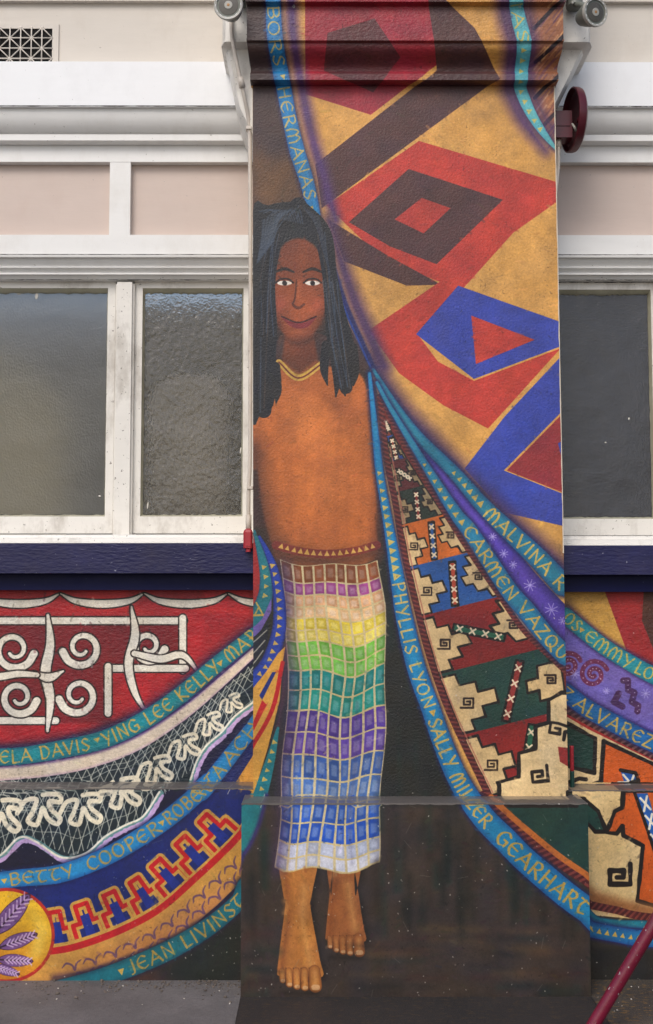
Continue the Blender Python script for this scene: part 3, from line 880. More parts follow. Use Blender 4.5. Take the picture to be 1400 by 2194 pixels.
# ---- 7. left of the figure on the shaft: hanging ends of the left ribbons
poly([(538, 1140), (552, 1160), (575, 1240), (570, 1300), (538, 1330)], (150, 34, 36))
T1 = [(545, 1138), (556, 1175), (566, 1212), (571, 1245), (568, 1280), (552, 1318), (536, 1340)]
stroke(T1, [3, 7, 11, 14, 16, 18, 20], (28, 110, 120), 8, edge=(20, 74, 100))
T1p = arc(catmull(T1, 12))
tris(T1p, (568, 1214), (570, 1276), 4, 9)
text(T1p, (562, 1296), (546, 1326), 'A', 26)
poly([(582, 1282), (582, 1310), (560, 1350), (538, 1372), (538, 1350), (562, 1326)], (110, 90, 160))
poly([(576, 1330), (574, 1370), (560, 1420), (552, 1490), (538, 1540), (538, 1370), (560, 1352)], (26, 30, 42))
for k in range(6):
    stroke([(540, 1380 + k * 24), (572 - k * 4, 1350 + k * 22)], 1.3, (206, 200, 180), 0, alpha=.7)
T2 = [(556, 1150), (572, 1180), (586, 1215), (596, 1262), (600, 1317), (597, 1356), (586, 1395), (570, 1430), (538, 1466)]
stroke(T2, [3, 6, 9, 12, 14, 15, 16, 17, 19], (32, 58, 150), 8, edge=(24, 32, 100))
T2p = arc(catmull(T2, 12))
tris(T2p, (584, 1212), (556, 1446), 14, 9)
OC = [(612, 1385), (606, 1420), (600, 1500), (575, 1600), (545, 1700), (538, 1712), (538, 1480), (570, 1440), (596, 1400)]
poly(OC, (202, 146, 60))
stroke([(606, 1420), (584, 1520), (538, 1604)], 4.5, (176, 26, 30), 6)
poly([(592, 1440), (562, 1500), (556, 1490), (584, 1440)], (24, 40, 110))
poly([(538, 1560), (562, 1500), (572, 1510), (544, 1566)], (176, 26, 30))
stroke([(613, 1385), (608, 1480), (588, 1590), (556, 1700)], [3, 4, 5, 6], (84, 48, 70), 8, soft=7, alpha=.8)
T3 = [(596, 1560), (582, 1620), (568, 1670), (556, 1710)]
stroke(T3, [3, 9, 13, 15], (24, 110, 120), 6)
tris(arc(catmull(T3, 12)), (590, 1590), (564, 1690), 6, 9)
poly([(512, 1717.5), (566, 1717.5), (556, 1760), (534, 1810), (512, 1840)], (30, 118, 122))
stroke([(568, 1718), (556, 1764), (535, 1812), (514, 1842)], 5, (50, 44, 96), 6, soft=4)

CLIP = BAY_LEFT
poly([(-700, 1240), (560, 1240), (560, 1700), (-700, 1700)], (168, 28, 36))
poly([(-700, 1670), (540, 1670), (540, 2140), (-700, 2140)], (18, 18, 44))
# ---- 8. left wall: red panel with pale scrollwork
for k in range(120):
    x, y = rng.uniform(-60, 540), rng.uniform(1265, 1640)
    L = rng.uniform(20, 70)
    stroke([(x - L, y), (x + L, y + rng.uniform(-10, 10))], rng.uniform(4, 14), [(190, 34, 36), (150, 24, 34), (128, 20, 34), (206, 50, 40)][rng.integers(4)], 0, soft=10, alpha=.35)
poly([(-60, 1320), (390, 1320), (390, 1440), (240, 1440), (240, 1550), (-60, 1550)], (112, 20, 30), feather=3, alpha=.9)
CRM, BLK = (222, 214, 198), (30, 22, 22)
def scrollwork(pts, w_):
    w_ = np.array(w_, float)
    stroke(pts, w_ + 3.2, BLK, 10)
    stroke(pts, w_, CRM, 10)
for p in ([(-60, 1330), (394, 1330)], [(392, 1324), (392, 1436)], [(398, 1432), (236, 1432)], [(232, 1428), (232, 1528)], [(-60, 1544), (120, 1544)]):
    stroke(p, 10.5, BLK, 0); stroke(p, 7.5, CRM, 0)
for x0_ in (-50, 130, 310, 490):                            # plain festoons along the top
    scrollwork([(x0_, 1272), (x0_ + 34, 1288), (x0_ + 90, 1294), (x0_ + 146, 1288), (x0_ + 178, 1272)], [1, 6, 8.5, 6, 1])
def curl(cx, cy, r, s, a0, n=1.35):                         # plain volute: a stem that winds in on itself
    T = np.linspace(0, 1, 16)
    return [(cx + s * r * (1 - .72 * t) * math.cos(a0 + t * n * 6.283), cy + r * (1 - .72 * t) * math.sin(a0 + t * n * 6.283)) for t in T]
for (cx, cy, r, s_) in ((30, 1392, 44, 1), (176, 1388, 42, -1), (40, 1494, 40, 1), (168, 1490, 42, -1), (318, 1384, 36, 1)):
    c_ = curl(cx, cy, r, s_, 0.2)
    scrollwork(c_, np.linspace(8.5, 3.5, len(c_)))
scrollwork([(103, 1318), (108, 1380), (98, 1440), (108, 1500), (102, 1566)], [3, 9, 11, 9, 3])
scrollwork([(72, 1440), (104, 1452), (136, 1438)], [2, 9, 2])
scrollwork([(282, 1300), (290, 1360), (276, 1420), (288, 1480), (316, 1532)], [2, 9, 9, 7, 1])
scrollwork([(288, 1400), (344, 1412), (392, 1404), (430, 1446)], [6, 8, 7, 1])
scrollwork([(-60, 1440), (-10, 1450), (40, 1444), (80, 1446)], [8, 8, 7, 5])
# dark blue ground and cloth below the red panel
poly([(-60, 1600), (120, 1590), (320, 1520), (450, 1420), (548, 1345), (548, 1712), (-60, 1712)], (24, 22, 52), feather=6)
L1 = [(-60, 1618), (0, 1622), (58, 1618), (133, 1605), (221, 1585), (310, 1543), (390, 1487), (465, 1424), (548, 1358)]
stroke(np.array(L1) + (-6, -22), 10, (64, 18, 54), 8, soft=14, alpha=.8)
CB = [(-60, 1662), (0, 1658), (100, 1648), (200, 1628), (300, 1590), (400, 1524), (480, 1456), (548, 1394)]
LACE = [(-60, 1672), (20, 1668), (100, 1662), (200, 1644), (300, 1606), (400, 1542), (480, 1474), (548, 1416)]
low = [(548, 1506), (506, 1538), (478, 1572), (446, 1600), (425, 1634), (412, 1673)]
low2 = [(345, 1700), (310, 1752), (270, 1772), (228, 1796), (186, 1832), (135, 1840), (80, 1806), (44, 1798), (0, 1838), (-60, 1850)]
poly(LACE + low + [(345, 1700)] + low2[1:], (22, 36, 46))
def lace_pt(u, v):
    a = along(LA, u * LA[1][-1])
    lo_ = np.interp(a[0][0], [-60, 0, 60, 160, 280, 345, 420, 480, 548], [1830, 1830, 1800, 1832, 1770, 1706, 1640, 1570, 1510])
    return (a[0][0], a[0][1] + (lo_ - a[0][1]) * v)
LA = arc(catmull(LACE, 12))
for k in range(34):                                        # net
    u = k / 33
    stroke([lace_pt(u, 0), lace_pt(min(1, u + .05), .5), lace_pt(min(1, u + .08), 1)], 1.0, (196, 196, 184), 4, alpha=.75)
    stroke([lace_pt(u, 0), lace_pt(max(0, u - .07), .5), lace_pt(max(0, u - .12), 1)], 1.0, (196, 196, 184), 4, alpha=.75)
for v in (.07, .14, .45, .8):
    stroke([lace_pt(u, v + .03 * math.sin(u * 40)) for u in np.linspace(0, 1, 40)], .9, (196, 196, 184), 0, alpha=.6)
for (u, z) in ((.09, 52), (.22, 50), (.35, 48), (.48, 46), (.6, 40), (.71, 36), (.81, 32), (.9, 26)):   # looped sprigs
    c = np.array(lace_pt(u, .5)); a = -.55 - u * .5
    ca, sa = math.cos(a), math.sin(a)
    R_ = lambda p: (c[0] + (p[0] * ca - p[1] * sa) * z, c[1] + (p[0] * sa + p[1] * ca) * z)
    lp = [R_(p) for p in ((-.9, -.55), (-.3, -.75), (.1, -.5), (-.35, -.2), (-.75, 0), (-.55, .35), (-.2, .15), (.1, -.05), (.0, .45), (.15, .85), (.42, .75), (.35, .2), (.5, -.1), (.85, .2), (1.0, -.05), (.7, -.35), (.45, -.5))]
    for q in range(0, len(lp) - 1, 1):
        for f_ in (.25, .75):
            m_ = np.array(lp[q]) * (1 - f_) + np.array(lp[q + 1]) * f_
            stroke([m_, m_ + (c - m_) * .45], .8, (206, 200, 184), 0, alpha=.7)
    stroke(lp, z * .10, (222, 212, 188), 8)
for e in (low, low2):
    stroke(e, 6.5, (96, 140, 140), 8)
    stroke(np.array(e) + (4, 5), 4, (190, 160, 204), 8, rough=.2)
    stroke(np.array(e) + (-3, -3), 2.2, (228, 222, 206), 8)
stroke(CB, [14, 15, 16, 16, 15, 13, 11, 9], (220, 202, 180), 10, edge=(196, 166, 178), core=.5)
stroke(np.array(CB) + (0, -18), 3, (100, 70, 160), 8, soft=4, alpha=.8)
L1p = ribbon(L1, [19, 19, 19, 20, 20, 20, 19, 18, 17], (22, 132, 140), (16, 92, 108), (44, 26, 74))
text(L1p, (2, 1622), (194, 1592), 'ELA DAVIS', 26)
poly([(200, 1583), (214, 1579), (210, 1592)], GOLD)
text(L1p, (220, 1585), (462, 1427), 'YING LEE KELLY', 27)
poly([(464, 1421), (477, 1413), (475, 1428)], GOLD)
text(L1p, (484, 1409), (546, 1360), 'MAR', 27)

# ---- 9. blue lettered ribbon, key band, waves, lower ribbon on the plinth
L2 = [(-60, 1890), (0, 1887), (44, 1881), (124, 1873), (199, 1848), (266, 1815), (345, 1765), (399, 1722), (445, 1680), (478, 1640), (514, 1594), (548, 1552)]
KEYR = [(-60, 2046), (0, 2046), (111, 2038), (177, 2024), (266, 1990), (345, 1946), (421, 1880), (487, 1818), (522, 1780)]
L3 = [(120, 2112), (190, 2100), (248, 2084), (310, 2060), (376, 2029), (443, 1989), (487, 1955), (522, 1922)]
poly([(-60, 1900), (60, 1895), (200, 1866), (345, 1784), (448, 1700), (522, 1690), (522, 1780), (420, 1880), (266, 1990), (111, 2038), (-60, 2046)], (22, 34, 100))
poly([(470, 1680), (520, 1600), (548, 1566), (548, 1712), (470, 1712)], (24, 34, 92))
poly([(498, 1688), (548, 1610), (548, 1700)], (196, 140, 60))
poly([(-60, 2046), (111, 2038), (177, 2024), (266, 1990), (345, 1946), (421, 1880), (487, 1818), (522, 1780), (522, 1884), (465, 1940), (376, 2016), (266, 2065), (133, 2100), (-60, 2112)], (200, 146, 66), to=(168, 104, 66), axis=((250, 1990), (290, 2070)))
KP = arc(catmull(KEYR, 12))
s0, s1 = nearest(KP, (96, 2040)), nearest(KP, (520, 1782))
NK = 7
for i in range(NK):                                         # plain stepped key: red zigzag edged in gold on blue
    a, b = s0 + (s1 - s0) * i / NK, s0 + (s1 - s0) * (i + 1) / NK
    def kp(u, h):
        p, t, n = along(KP, a + (b - a) * u)
        return p + n * h
    zig = [kp(.05, 8), kp(.05, 44), kp(.30, 44), kp(.30, 82), kp(.70, 82), kp(.70, 44), kp(.95, 44), kp(.95, 8)]
    stroke(zig, 11, (196, 146, 66), 0)
    stroke(zig, 4.6, (186, 24, 30), 0)
    poly([kp(.36, 14), kp(.64, 14), kp(.64, 60), kp(.36, 60)], (26, 44, 128))
stroke(np.array(KEYR) + (0, -10), 5, (196, 146, 66), 8)
stroke(KEYR, 7, (182, 26, 32), 8)
WV = arc(catmull([(p[0] + 14, p[1] + 44) for p in KEYR[2:]], 12))
for row in (0, 1):
    for s in np.arange(10 + row * 22, WV[1][-1] - 44, 46):
        P4 = []
        for u, h in ((0, 2), (10, 10), (22, 4), (26, -6), (32, 6), (44, 12)):
            p, t, n = along(WV, s + u); P4.append(p + n * (h - row * 24 + 4))
        stroke(P4, [1, 2.2, 2, 2.6, 2, 1], (92, 62, 96), 5, alpha=.85)
poly([(-60, 2108), (133, 2106), (266, 2075), (376, 2026), (470, 1950), (522, 1900), (522, 2140), (-60, 2140)], (62, 42, 40), feather=3)
poly([(330, 2080), (430, 2010), (522, 1950), (522, 2120), (400, 2120)], (30, 34, 30), feather=16)
stroke(np.array(L3) + (-4, -18), 6, (62, 40, 66), 8, soft=8, alpha=.8)
L3p = ribbon(L3, [10, 16, 19, 20, 20, 19, 18, 18], (22, 104, 116), (18, 78, 94), (36, 30, 50))
poly([(252, 2078), (266, 2074), (262, 2090)], GOLD)
text(L3p, (276, 2074), (520, 1924), 'JEAN LIVINST', 27, (172, 140, 70))
L2p = ribbon(L2, [18, 18, 18, 19, 19, 19, 19, 19, 18, 18, 17, 16], (34, 130, 184), (22, 88, 150), (18, 22, 70))
poly([(2, 1884), (16, 1882), (10, 1894)], GOLD)
text(L2p, (22, 1885), (158, 1863), 'BETTY', 25, (172, 144, 78))
text(L2p, (186, 1853), (338, 1770), 'COOPER', 27, (172, 144, 78))
poly([(338, 1762), (352, 1756), (350, 1770)], GOLD)
text(L2p, (354, 1758), (474, 1645), 'ROBERTA', 27, (172, 144, 78))
text(L2p, (484, 1632), (546, 1556), 'ACH', 27, (172, 144, 78))
# round yellow medallion with a plain leaf spray
ring = [(14 + 104 * math.cos(a), 2004 + 102 * math.sin(a)) for a in np.linspace(0, 2 * math.pi, 40, endpoint=False)]
poly(ring, (168, 40, 34))
poly([(14 + 97 * math.cos(a), 2004 + 95 * math.sin(a)) for a in np.linspace(0, 2 * math.pi, 40, endpoint=False)], (216, 166, 34), to=(190, 116, 28), axis=((40, 1960), (0, 2100)))
poly([(60, 1930), (104, 1990), (90, 2050), (60, 2060), (80, 1990)], (226, 196, 92), feather=10, alpha=.7)
for (bx, by, ang, L) in ((-10, 2000, -.85, 110), (0, 2030, -.35, 84), (-4, 2056, .05, 74), (-16, 2070, .3, 60)):
    d = np.array([math.cos(ang), math.sin(ang)]); n_ = np.array([-d[1], d[0]])
    b0 = np.array([bx, by], float)
    leaf = [b0, b0 + d * L * .3 + n_ * L * .16, b0 + d * L * .7 + n_ * L * .15, b0 + d * L, b0 + d * L * .7 - n_ * L * .15, b0 + d * L * .3 - n_ * L * .16]
    poly([p + (p - (b0 + d * L * .5)) * .07 for p in leaf], (60, 30, 50), smooth=5)
    poly(leaf, (112, 76, 128), smooth=5)
    stroke([b0, b0 + d * L * .95], 1.6, (50, 28, 48), 0)
    for f_ in np.arange(.2, .9, .11):
        for sgn in (-1, 1):
            stroke([b0 + d * L * f_, b0 + d * L * (f_ + .12) + n_ * sgn * L * .1], 1.5, (206, 176, 210), 0, alpha=.8)
poly([(-60, 2103), (130, 2103), (130, 2140), (-60, 2140)], (70, 52, 40))

CLIP = BAY_RIGHT
# ---- 10. right wall and its plinth
poly([(1206, 1255), (1292, 1255), (1345, 1400), (1206, 1330)], (200, 150, 66))
poly([(1380, 1262), (1700, 1262), (1700, 1400), (1400, 1390), (1376, 1330)], (84, 48, 34))
stroke([(1205, 1288), (1270, 1352), (1340, 1400), (1420, 1440)], 8, (60, 30, 54), 8, soft=14, alpha=.85)
poly([(1206, 1325), (1270, 1380), (1330, 1422), (1420, 1466), (1600, 1540), (1600, 1680), (1420, 1590), (1330, 1545), (1260, 1500), (1206, 1460)], (112, 96, 174))
stroke([(1206, 1462), (1260, 1500), (1330, 1545), (1420, 1590)], 10, (64, 46, 128), 8, soft=10, alpha=.8)
for (cx, cy, r0) in ((1272, 1445, 31), (1218, 1425, 28)):
    sp_ = [(cx + (4 + (r0 - 4) * t) * math.cos(1.2 + t * 11), cy + (4 + (r0 - 4) * t) * math.sin(1.2 + t * 11)) for t in np.linspace(0, 1, 40)]
    stroke(sp_, 5.2, (108, 42, 78), 0)
    for p in sp_[2::2]: stroke([p, (p[0] + .5, p[1])], 1.1, (206, 170, 190), 0)
stt = [(1336, 1458), (1346, 1458), (1346, 1478), (1360, 1484), (1354, 1504), (1368, 1512), (1366, 1524)]
stroke(stt, 7, (74, 42, 88), 0); stroke([(1326, 1486), (1316, 1504), (1334, 1514)], 7, (74, 42, 88), 0)
for p in dens(stt, 9, False): stroke([p, (p[0] + .5, p[1])], 1.0, (190, 170, 206), 0)
sparkle(1232, 1444, 10); sparkle(1384, 1486, 10); sparkle(1300, 1480, 7)
R1 = [(1200, 1308), (1225, 1330), (1284, 1378), (1335, 1411), (1400, 1447), (1500, 1490), (1600, 1520)]
R1p = ribbon(R1, [19, 18, 18, 18, 19, 19, 19], (40, 140, 150), (26, 104, 124), (52, 34, 84))
text(R1p, (1214, 1322), (1240, 1343), 'OS', 25, (196, 172, 84))
poly([(1243, 1343), (1254, 1350), (1243, 1356)], GOLD)
text(R1p, (1260, 1360), (1352, 1421), 'EMMY', 25, (196, 172, 84))
text(R1p, (1366, 1429), (1402, 1448), 'LO', 25, (196, 172, 84))
# woven ground right of the shaft
poly([(1206, 1530), (1260, 1562), (1420, 1640), (1620, 1720), (1620, 1712), (1206, 1712)], (214, 186, 138))
outlined([(1208, 1546), (1276, 1582), (1274, 1656), (1208, 1640)], (26, 56, 48))
outlined([(1294, 1588), (1420, 1646), (1560, 1720), (1300, 1712), (1288, 1676)], (200, 88, 30))
stroke([(1240, 1694), (1242, 1668), (1256, 1670)], 4.5, (30, 22, 18), 0)
poly([(1330, 1650), (1362, 1656), (1385, 1712), (1348, 1712)], (30, 84, 158))
stroke([(1336, 1660), (1362, 1690)], 2.5, (222, 214, 196), 0); stroke([(1358, 1662), (1348, 1690)], 2.5, (222, 214, 196), 0)
stroke([(1330, 1650), (1362, 1656), (1376, 1690)], 4, (28, 20, 18), 0)
RR = [(1206, 1514), (1262, 1546), (1330, 1582), (1410, 1622), (1600, 1712)]
rope(RR, 9, (62, 26, 30), (140, 96, 84))
R2 = [(1200, 1472), (1248, 1511), (1294, 1538), (1349, 1567), (1400, 1592), (1600, 1680)]
R2p = ribbon(R2, [19, 20, 20, 20, 20, 20], (26, 100, 160), (20, 68, 128), (40, 30, 84))
text(R2p, (1208, 1480), (1222, 1494), 'Z', 22)
text(R2p, (1236, 1502), (1402, 1594), 'ALVAREZ', 27)
# plinth, right
poly([(1262, 1690), (1700, 1690), (1700, 2000), (1262, 1960)], (214, 184, 130))
outlined([(1336, 1694), (1700, 1694), (1700, 1960), (1420, 1946), (1366, 1930), (1378, 1812), (1336, 1790), (1334, 1770), (1322, 1786), (1300, 1784), (1318, 1738), (1334, 1730)], (198, 86, 28))
outlined([(1256, 1716), (1282, 1738), (1300, 1782), (1276, 1782), (1256, 1760)], (26, 60, 52))
poly([(1362, 1700), (1388, 1700), (1440, 1880), (1420, 1880)], (30, 84, 158))
stroke([(1360, 1698), (1392, 1790), (1424, 1890)], 3.5, (28, 20, 18), 0)
for y in (1722, 1760, 1800): 
    x = 1376 + (y - 1700) * .29
    stroke([(x - 10, y - 12), (x + 12, y + 12)], 2.4, (222, 214, 196), 0); stroke([(x + 4, y - 16), (x - 2, y + 16)], 2.4, (222, 214, 196), 0)
scroll(1322, 1880, 58, (28, 20, 18), 5.5, -1, 0, 6)
poly([(1262, 1905), (1340, 1930), (1700, 1990), (1700, 2010), (1262, 1945)], (150, 96, 56), feather=8)
rope([(1258, 1938), (1320, 1950), (1400, 1966), (1700, 1990)], 8)
stroke([(1256, 1952), (1280, 1972), (1330, 1980), (1400, 1982), (1700, 1996)], 9, (28, 108, 128), 8, edge=(20, 64, 90))
RB = [(1258, 1990), (1320, 2002), (1400, 2012), (1700, 2030)]
RBp = ribbon(RB, [16, 16, 17, 17], (28, 104, 156), (24, 70, 130), (30, 28, 90))
tris(RBp, (1270, 1994), (1390, 2011), 8, 9)
poly([(1262, 2032), (1320, 2032), (1700, 2060), (1700, 2140), (1262, 2140)], (36, 33, 30), feather=4)

CLIP = None
# ---- 11. brushwork, fading and flecks over everything
for k in range(8000):
    x, y = rng.uniform(0, 1400), rng.uniform(0, 2180)
    if y < 1262 and not 545 < x < 1205: continue
    c = tocv([(x, y)])[0].astype(int)
    if not (0 <= c[0] < CW and 0 <= c[1] < CH): continue
    col = IMG[c[1], c[0]]
    a = math.sin(x * .006 + 1.3) + math.cos(y * .005) + rng.normal(0, .35)
    L = rng.uniform(2.5, 9)
    j = rng.uniform(.76, 1.22)
    stroke([(x - L * math.cos(a), y - L * math.sin(a)), (x + L * math.cos(a), y + L * math.sin(a))], rng.uniform(.8, 3.2),
           np.clip(col * j + rng.normal(0, 5, 3), 0, 255), 0, alpha=rng.uniform(.15, .42), soft=1.2)
def vnoise(cy, cx):
    g = rng.random((cy + 2, cx + 2)).astype(np.float32)
    ys, xs = np.linspace(0, cy, CH, dtype=np.float32), np.linspace(0, cx, CW, dtype=np.float32)
    yi, xi = ys.astype(int), xs.astype(int)
    fy, fx = (ys - yi)[:, None], (xs - xi)[None]
    fy, fx = fy * fy * (3 - 2 * fy), fx * fx * (3 - 2 * fx)
    a = g[yi][:, xi] * (1 - fx) + g[yi][:, xi + 1] * fx
    b = g[yi + 1][:, xi] * (1 - fx) + g[yi + 1][:, xi + 1] * fx
    return a * (1 - fy) + b * fy
tone = 1 + .16 * (vnoise(37, 41) - .5) + .10 * (vnoise(131, 127) - .5) + .05 * (vnoise(260, 120) - .5) + .10 * (vnoise(700, 700) - .5) + .10 * (rng.random((CH, CW), dtype=np.float32) - .5)
IMG *= tone[..., None]
IMG += (vnoise(60, 60)[..., None] - .5) * np.array([9, 4, -5], np.float32)
pit = np.clip((vnoise(640, 640) - .86) / .06, 0, 1) * np.clip((vnoise(50, 50) - .45) * 4, 0, 1)
IMG *= (1 - .25 * pit)[..., None]
for k in range(420):                                       # flecks of chipped paint, denser near the ground
    x = rng.uniform(0, 1400); y = 2150 - abs(rng.normal(0, 330))
    if y < 1200: continue
    stroke([(x, y), (x + rng.uniform(-1.5, 1.5), y + rng.uniform(-2, 2))], rng.uniform(.35, 1.1), (196, 188, 176), 0, alpha=rng.uniform(.3, .85))
for k in range(40):                                        # scratches
    x, y = rng.uniform(0, 1400), rng.uniform(1700, 2180)
    a = rng.uniform(0, 3.14); L = rng.uniform(6, 26)
    stroke([(x, y), (x + math.cos(a) * L, y + math.sin(a) * L)], .5, (130, 122, 112), 0, alpha=.4)
ALB = .95                                                   # pigment on the wall is a little duller than it photographs
lin_img = np.clip(IMG, 2, 250) / 255.0
lin_img = np.where(lin_img <= .04045, lin_img / 12.92, ((lin_img + .055) / 1.055) ** 2.4) * ALB
enc = np.where(lin_img <= .0031308, lin_img * 12.92, 1.055 * lin_img ** (1 / 2.4) - .055)
rgba = np.ones((CH, CW, 4), np.float32)
rgba[..., :3] = enc[::-1]
tex = bpy.data.images.new('wall_painting', CW, CH)
tex.pixels.foreach_set(rgba.ravel())
tex.update()
tex.pack()

def mural_mat(name, peel, strength, dist, rough, stretch=(1, 1, 1)):
    m, nt, p = new_mat(name)
    uv = nt.nodes.new('ShaderNodeUVMap'); uv.uv_map = 'wall'
    im = nt.nodes.new('ShaderNodeTexImage'); im.image = tex; im.extension = 'EXTEND'
    nt.links.new(uv.outputs[0], im.inputs[0])
    co = coords(nt)
    nt.links.new(im.outputs[0], p.inputs['Base Color'])
    rn = nt.nodes.new('ShaderNodeMapRange')
    rn.inputs['To Min'].default_value = rough - .07; rn.inputs['To Max'].default_value = rough + .14
    nt.links.new(noise(nt, co, 9, 5), rn.inputs[0]); nt.links.new(rn.outputs[0], p.inputs['Roughness'])
    p.inputs['Specular IOR Level'].default_value = .42
    n = bump(nt, p, noise(nt, co, peel, 3, .55, stretch), strength, dist)
    n = bump(nt, p, noise(nt, co, peel * 2.6, 2, .5), strength * .4, dist * .4, n)
    bump(nt, p, noise(nt, co, 6, 4), .25, .008, n)
    return m
M['mural'] = mural_mat('mural_on_stucco', 105, .55, .0036, .44)
M['mural_rough'] = mural_mat('mural_on_coarse_stucco', 75, .7, .0045, .42, (.8, 1, 1.25))
M['mural_smooth'] = mural_mat('mural_on_smooth_render', 60, .25, .002, .45)

def ledge_mat():
    m = M['ledge'].copy(); m.name = 'dusty_painted_ledge'
    nt = m.node_tree; p = nt.nodes['Principled BSDF']
    uv = nt.nodes.new('ShaderNodeUVMap'); uv.uv_map = 'wall'
    im = nt.nodes.new('ShaderNodeTexImage'); im.image = tex
    nt.links.new(uv.outputs[0], im.inputs[0])
    old = p.inputs['Base Color'].links[0].from_socket
    nt.links.new(mix(nt, .30, old, im.outputs[0]), p.inputs['Base Color'])
    return m
M['ledge_top'] = ledge_mat()
def ledge_uv(o, yf, z):
    uv = o.data.uv_layers.new(name='wall')
    for l in o.data.loops:
        c = o.data.vertices[l.vertex_index].co
        uv.data[l.index].uv = ((c.x - CX0) / (CX1 - CX0), (z - .02 + (c.y - yf) * .2 - CZ0) / (CZ1 - CZ0))

def wall_uv(o, wrap=0.0):
    me = o.data
    uv = me.uv_layers.new(name='wall')
    for l in me.loops:
        c = me.vertices[l.vertex_index].co
        uv.data[l.index].uv = ((c.x - CX0) / (CX1 - CX0), (c.z + c.y * wrap - CZ0) / (CZ1 - CZ0))
    return o

# ------------------------------------------------------------------ heights and depths of the facade
DU = .22                                           # the pillar stands well forward of the walls
Y_TOP, Y_FASC, Y_BAND, Y_PANEL, Y_FRAME, Y_SASH, Y_GLASS = [DU + v for v in (.12, .05, .16, .20, .235, .26, .29)]
ZG = 0.0
ZT = 5.2
z_pl = Z_STEP                                      # top of the plinth
z_lg = Z_LEDGE                                     # top of the pillar's base block
XL, XR = -2.1, 2.1
Z_SILLB, Z_SILLT, Z_SILLM = zz(1265, .15), zz(1163, .10), zz(1228, .10)
Z_UND = Z_SILLB
xpl, xpr = PX0, xx(1204, 0, 1000)                  # shaft edges at mid height
SL, SR = xx(541, 0, 350), xx(1191, 0, 350)         # shaft edges near the top

def grid_face(bm, p00, p10, p11, p01, nx, ny):
    P = [np.array(p, float) for p in (p00, p10, p11, p01)]
    V = [[bm.verts.new(((P[0] * (1 - u) + P[1] * u) * (1 - v) + (P[3] * (1 - u) + P[2] * u) * v)) for u in np.linspace(0, 1, nx + 1)] for v in np.linspace(0, 1, ny + 1)]
    for j in range(ny):
        for i in range(nx): bm.faces.new((V[j][i], V[j][i + 1], V[j + 1][i + 1], V[j + 1][i]))

# ---- the pillar
pil = thing('pillar', 'painted pillar with a figure in a checked skirt under angular red, blue and ochre shapes, standing between two windows', 'pillar')
SHB, SHT = (xx(543.5, 0, 1690), xx(1218, 0, 1690)), (SL, SR)
zt_sh = zz(172, -.01, 860)
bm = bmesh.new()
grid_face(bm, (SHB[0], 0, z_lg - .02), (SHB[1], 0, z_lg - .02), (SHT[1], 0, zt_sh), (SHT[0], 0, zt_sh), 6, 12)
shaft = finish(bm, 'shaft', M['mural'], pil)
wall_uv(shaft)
bm = bmesh.new()                                   # unpainted return sides of the shaft
for s, (xb, xt) in ((-1, (SHB[0], SHT[0])), (1, (SHB[1], SHT[1]))):
    v = [bm.verts.new(c) for c in ((xb, .0, z_lg - .02), (xb, .7, z_lg - .02), (xt, .7, zt_sh), (xt, .0, zt_sh))]
    bm.faces.new(v if s > 0 else v[::-1])
side = finish(bm, 'shaft_return', M['edge'], pil)
side['label'] = 'bare cream side edge of the pillar'
bm = bmesh.new()                                   # chipped pale arris along both edges
for (xb, xt, s) in ((SHB[1], SHT[1], 1), ):
    prev = None
    for k in range(61):
        t = .33 + .67 * k / 60
        x = xb + (xt - xb) * t; z = z_lg + (zt_sh - z_lg) * t
        wv = (.0016 + .0022 * rng.random()) if s > 0 else (.0006 + .0012 * rng.random())
        ring = [bm.verts.new(c) for c in ((x - s * wv, -.0012, z), (x + s * .0012, -.0012, z), (x + s * .0012, .012, z))]
        if prev:
            for i in range(2): bm.faces.new((prev[i], prev[i + 1], ring[i + 1], ring[i]))
        prev = ring
finish(bm, 'worn_edge', M['edge'], pil)
# base block with a sloping dusty ledge
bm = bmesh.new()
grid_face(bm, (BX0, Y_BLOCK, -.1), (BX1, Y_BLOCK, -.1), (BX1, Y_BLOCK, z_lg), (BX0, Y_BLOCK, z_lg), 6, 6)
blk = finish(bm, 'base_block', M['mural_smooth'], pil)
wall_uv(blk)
bm = bmesh.new()
v = [bm.verts.new(c) for c in ((BX0, Y_BLOCK + .0005, z_lg), (BX1, Y_BLOCK + .0005, z_lg), (BX1, .25, z_lg + .006), (BX0, .25, z_lg + .006))]
bm.faces.new(v)
ledge_uv(finish(bm, 'ledge', M['ledge_top'], pil), Y_BLOCK, z_lg)
bm = bmesh.new()
for xk in (BX0, BX1):
    v = [bm.verts.new(c) for c in ((xk, Y_BLOCK + .0005, z_lg), (xk, .3, z_lg), (xk, .3, -.1), (xk, Y_BLOCK + .0005, -.1))]
    bm.faces.new(v)
finish(bm, 'block_return', M['ledge'], pil)
bm = bmesh.new()                                   # worn arris of the ledge
prev = None
for k in range(80):
    x = BX0 + (BX1 - BX0) * k / 79
    d = .002 + .004 * rng.random()
    ring = [bm.verts.new(c) for c in ((x, Y_BLOCK - .0012, z_lg - d), (x, Y_BLOCK - .0012, z_lg + .0012), (x, Y_BLOCK + d, z_lg + .0018))]
    if prev:
        for i in range(2): bm.faces.new((prev[i], prev[i + 1], ring[i + 1], ring[i]))
    prev = ring
finish(bm, 'ledge_arris', M['ledge'], pil)
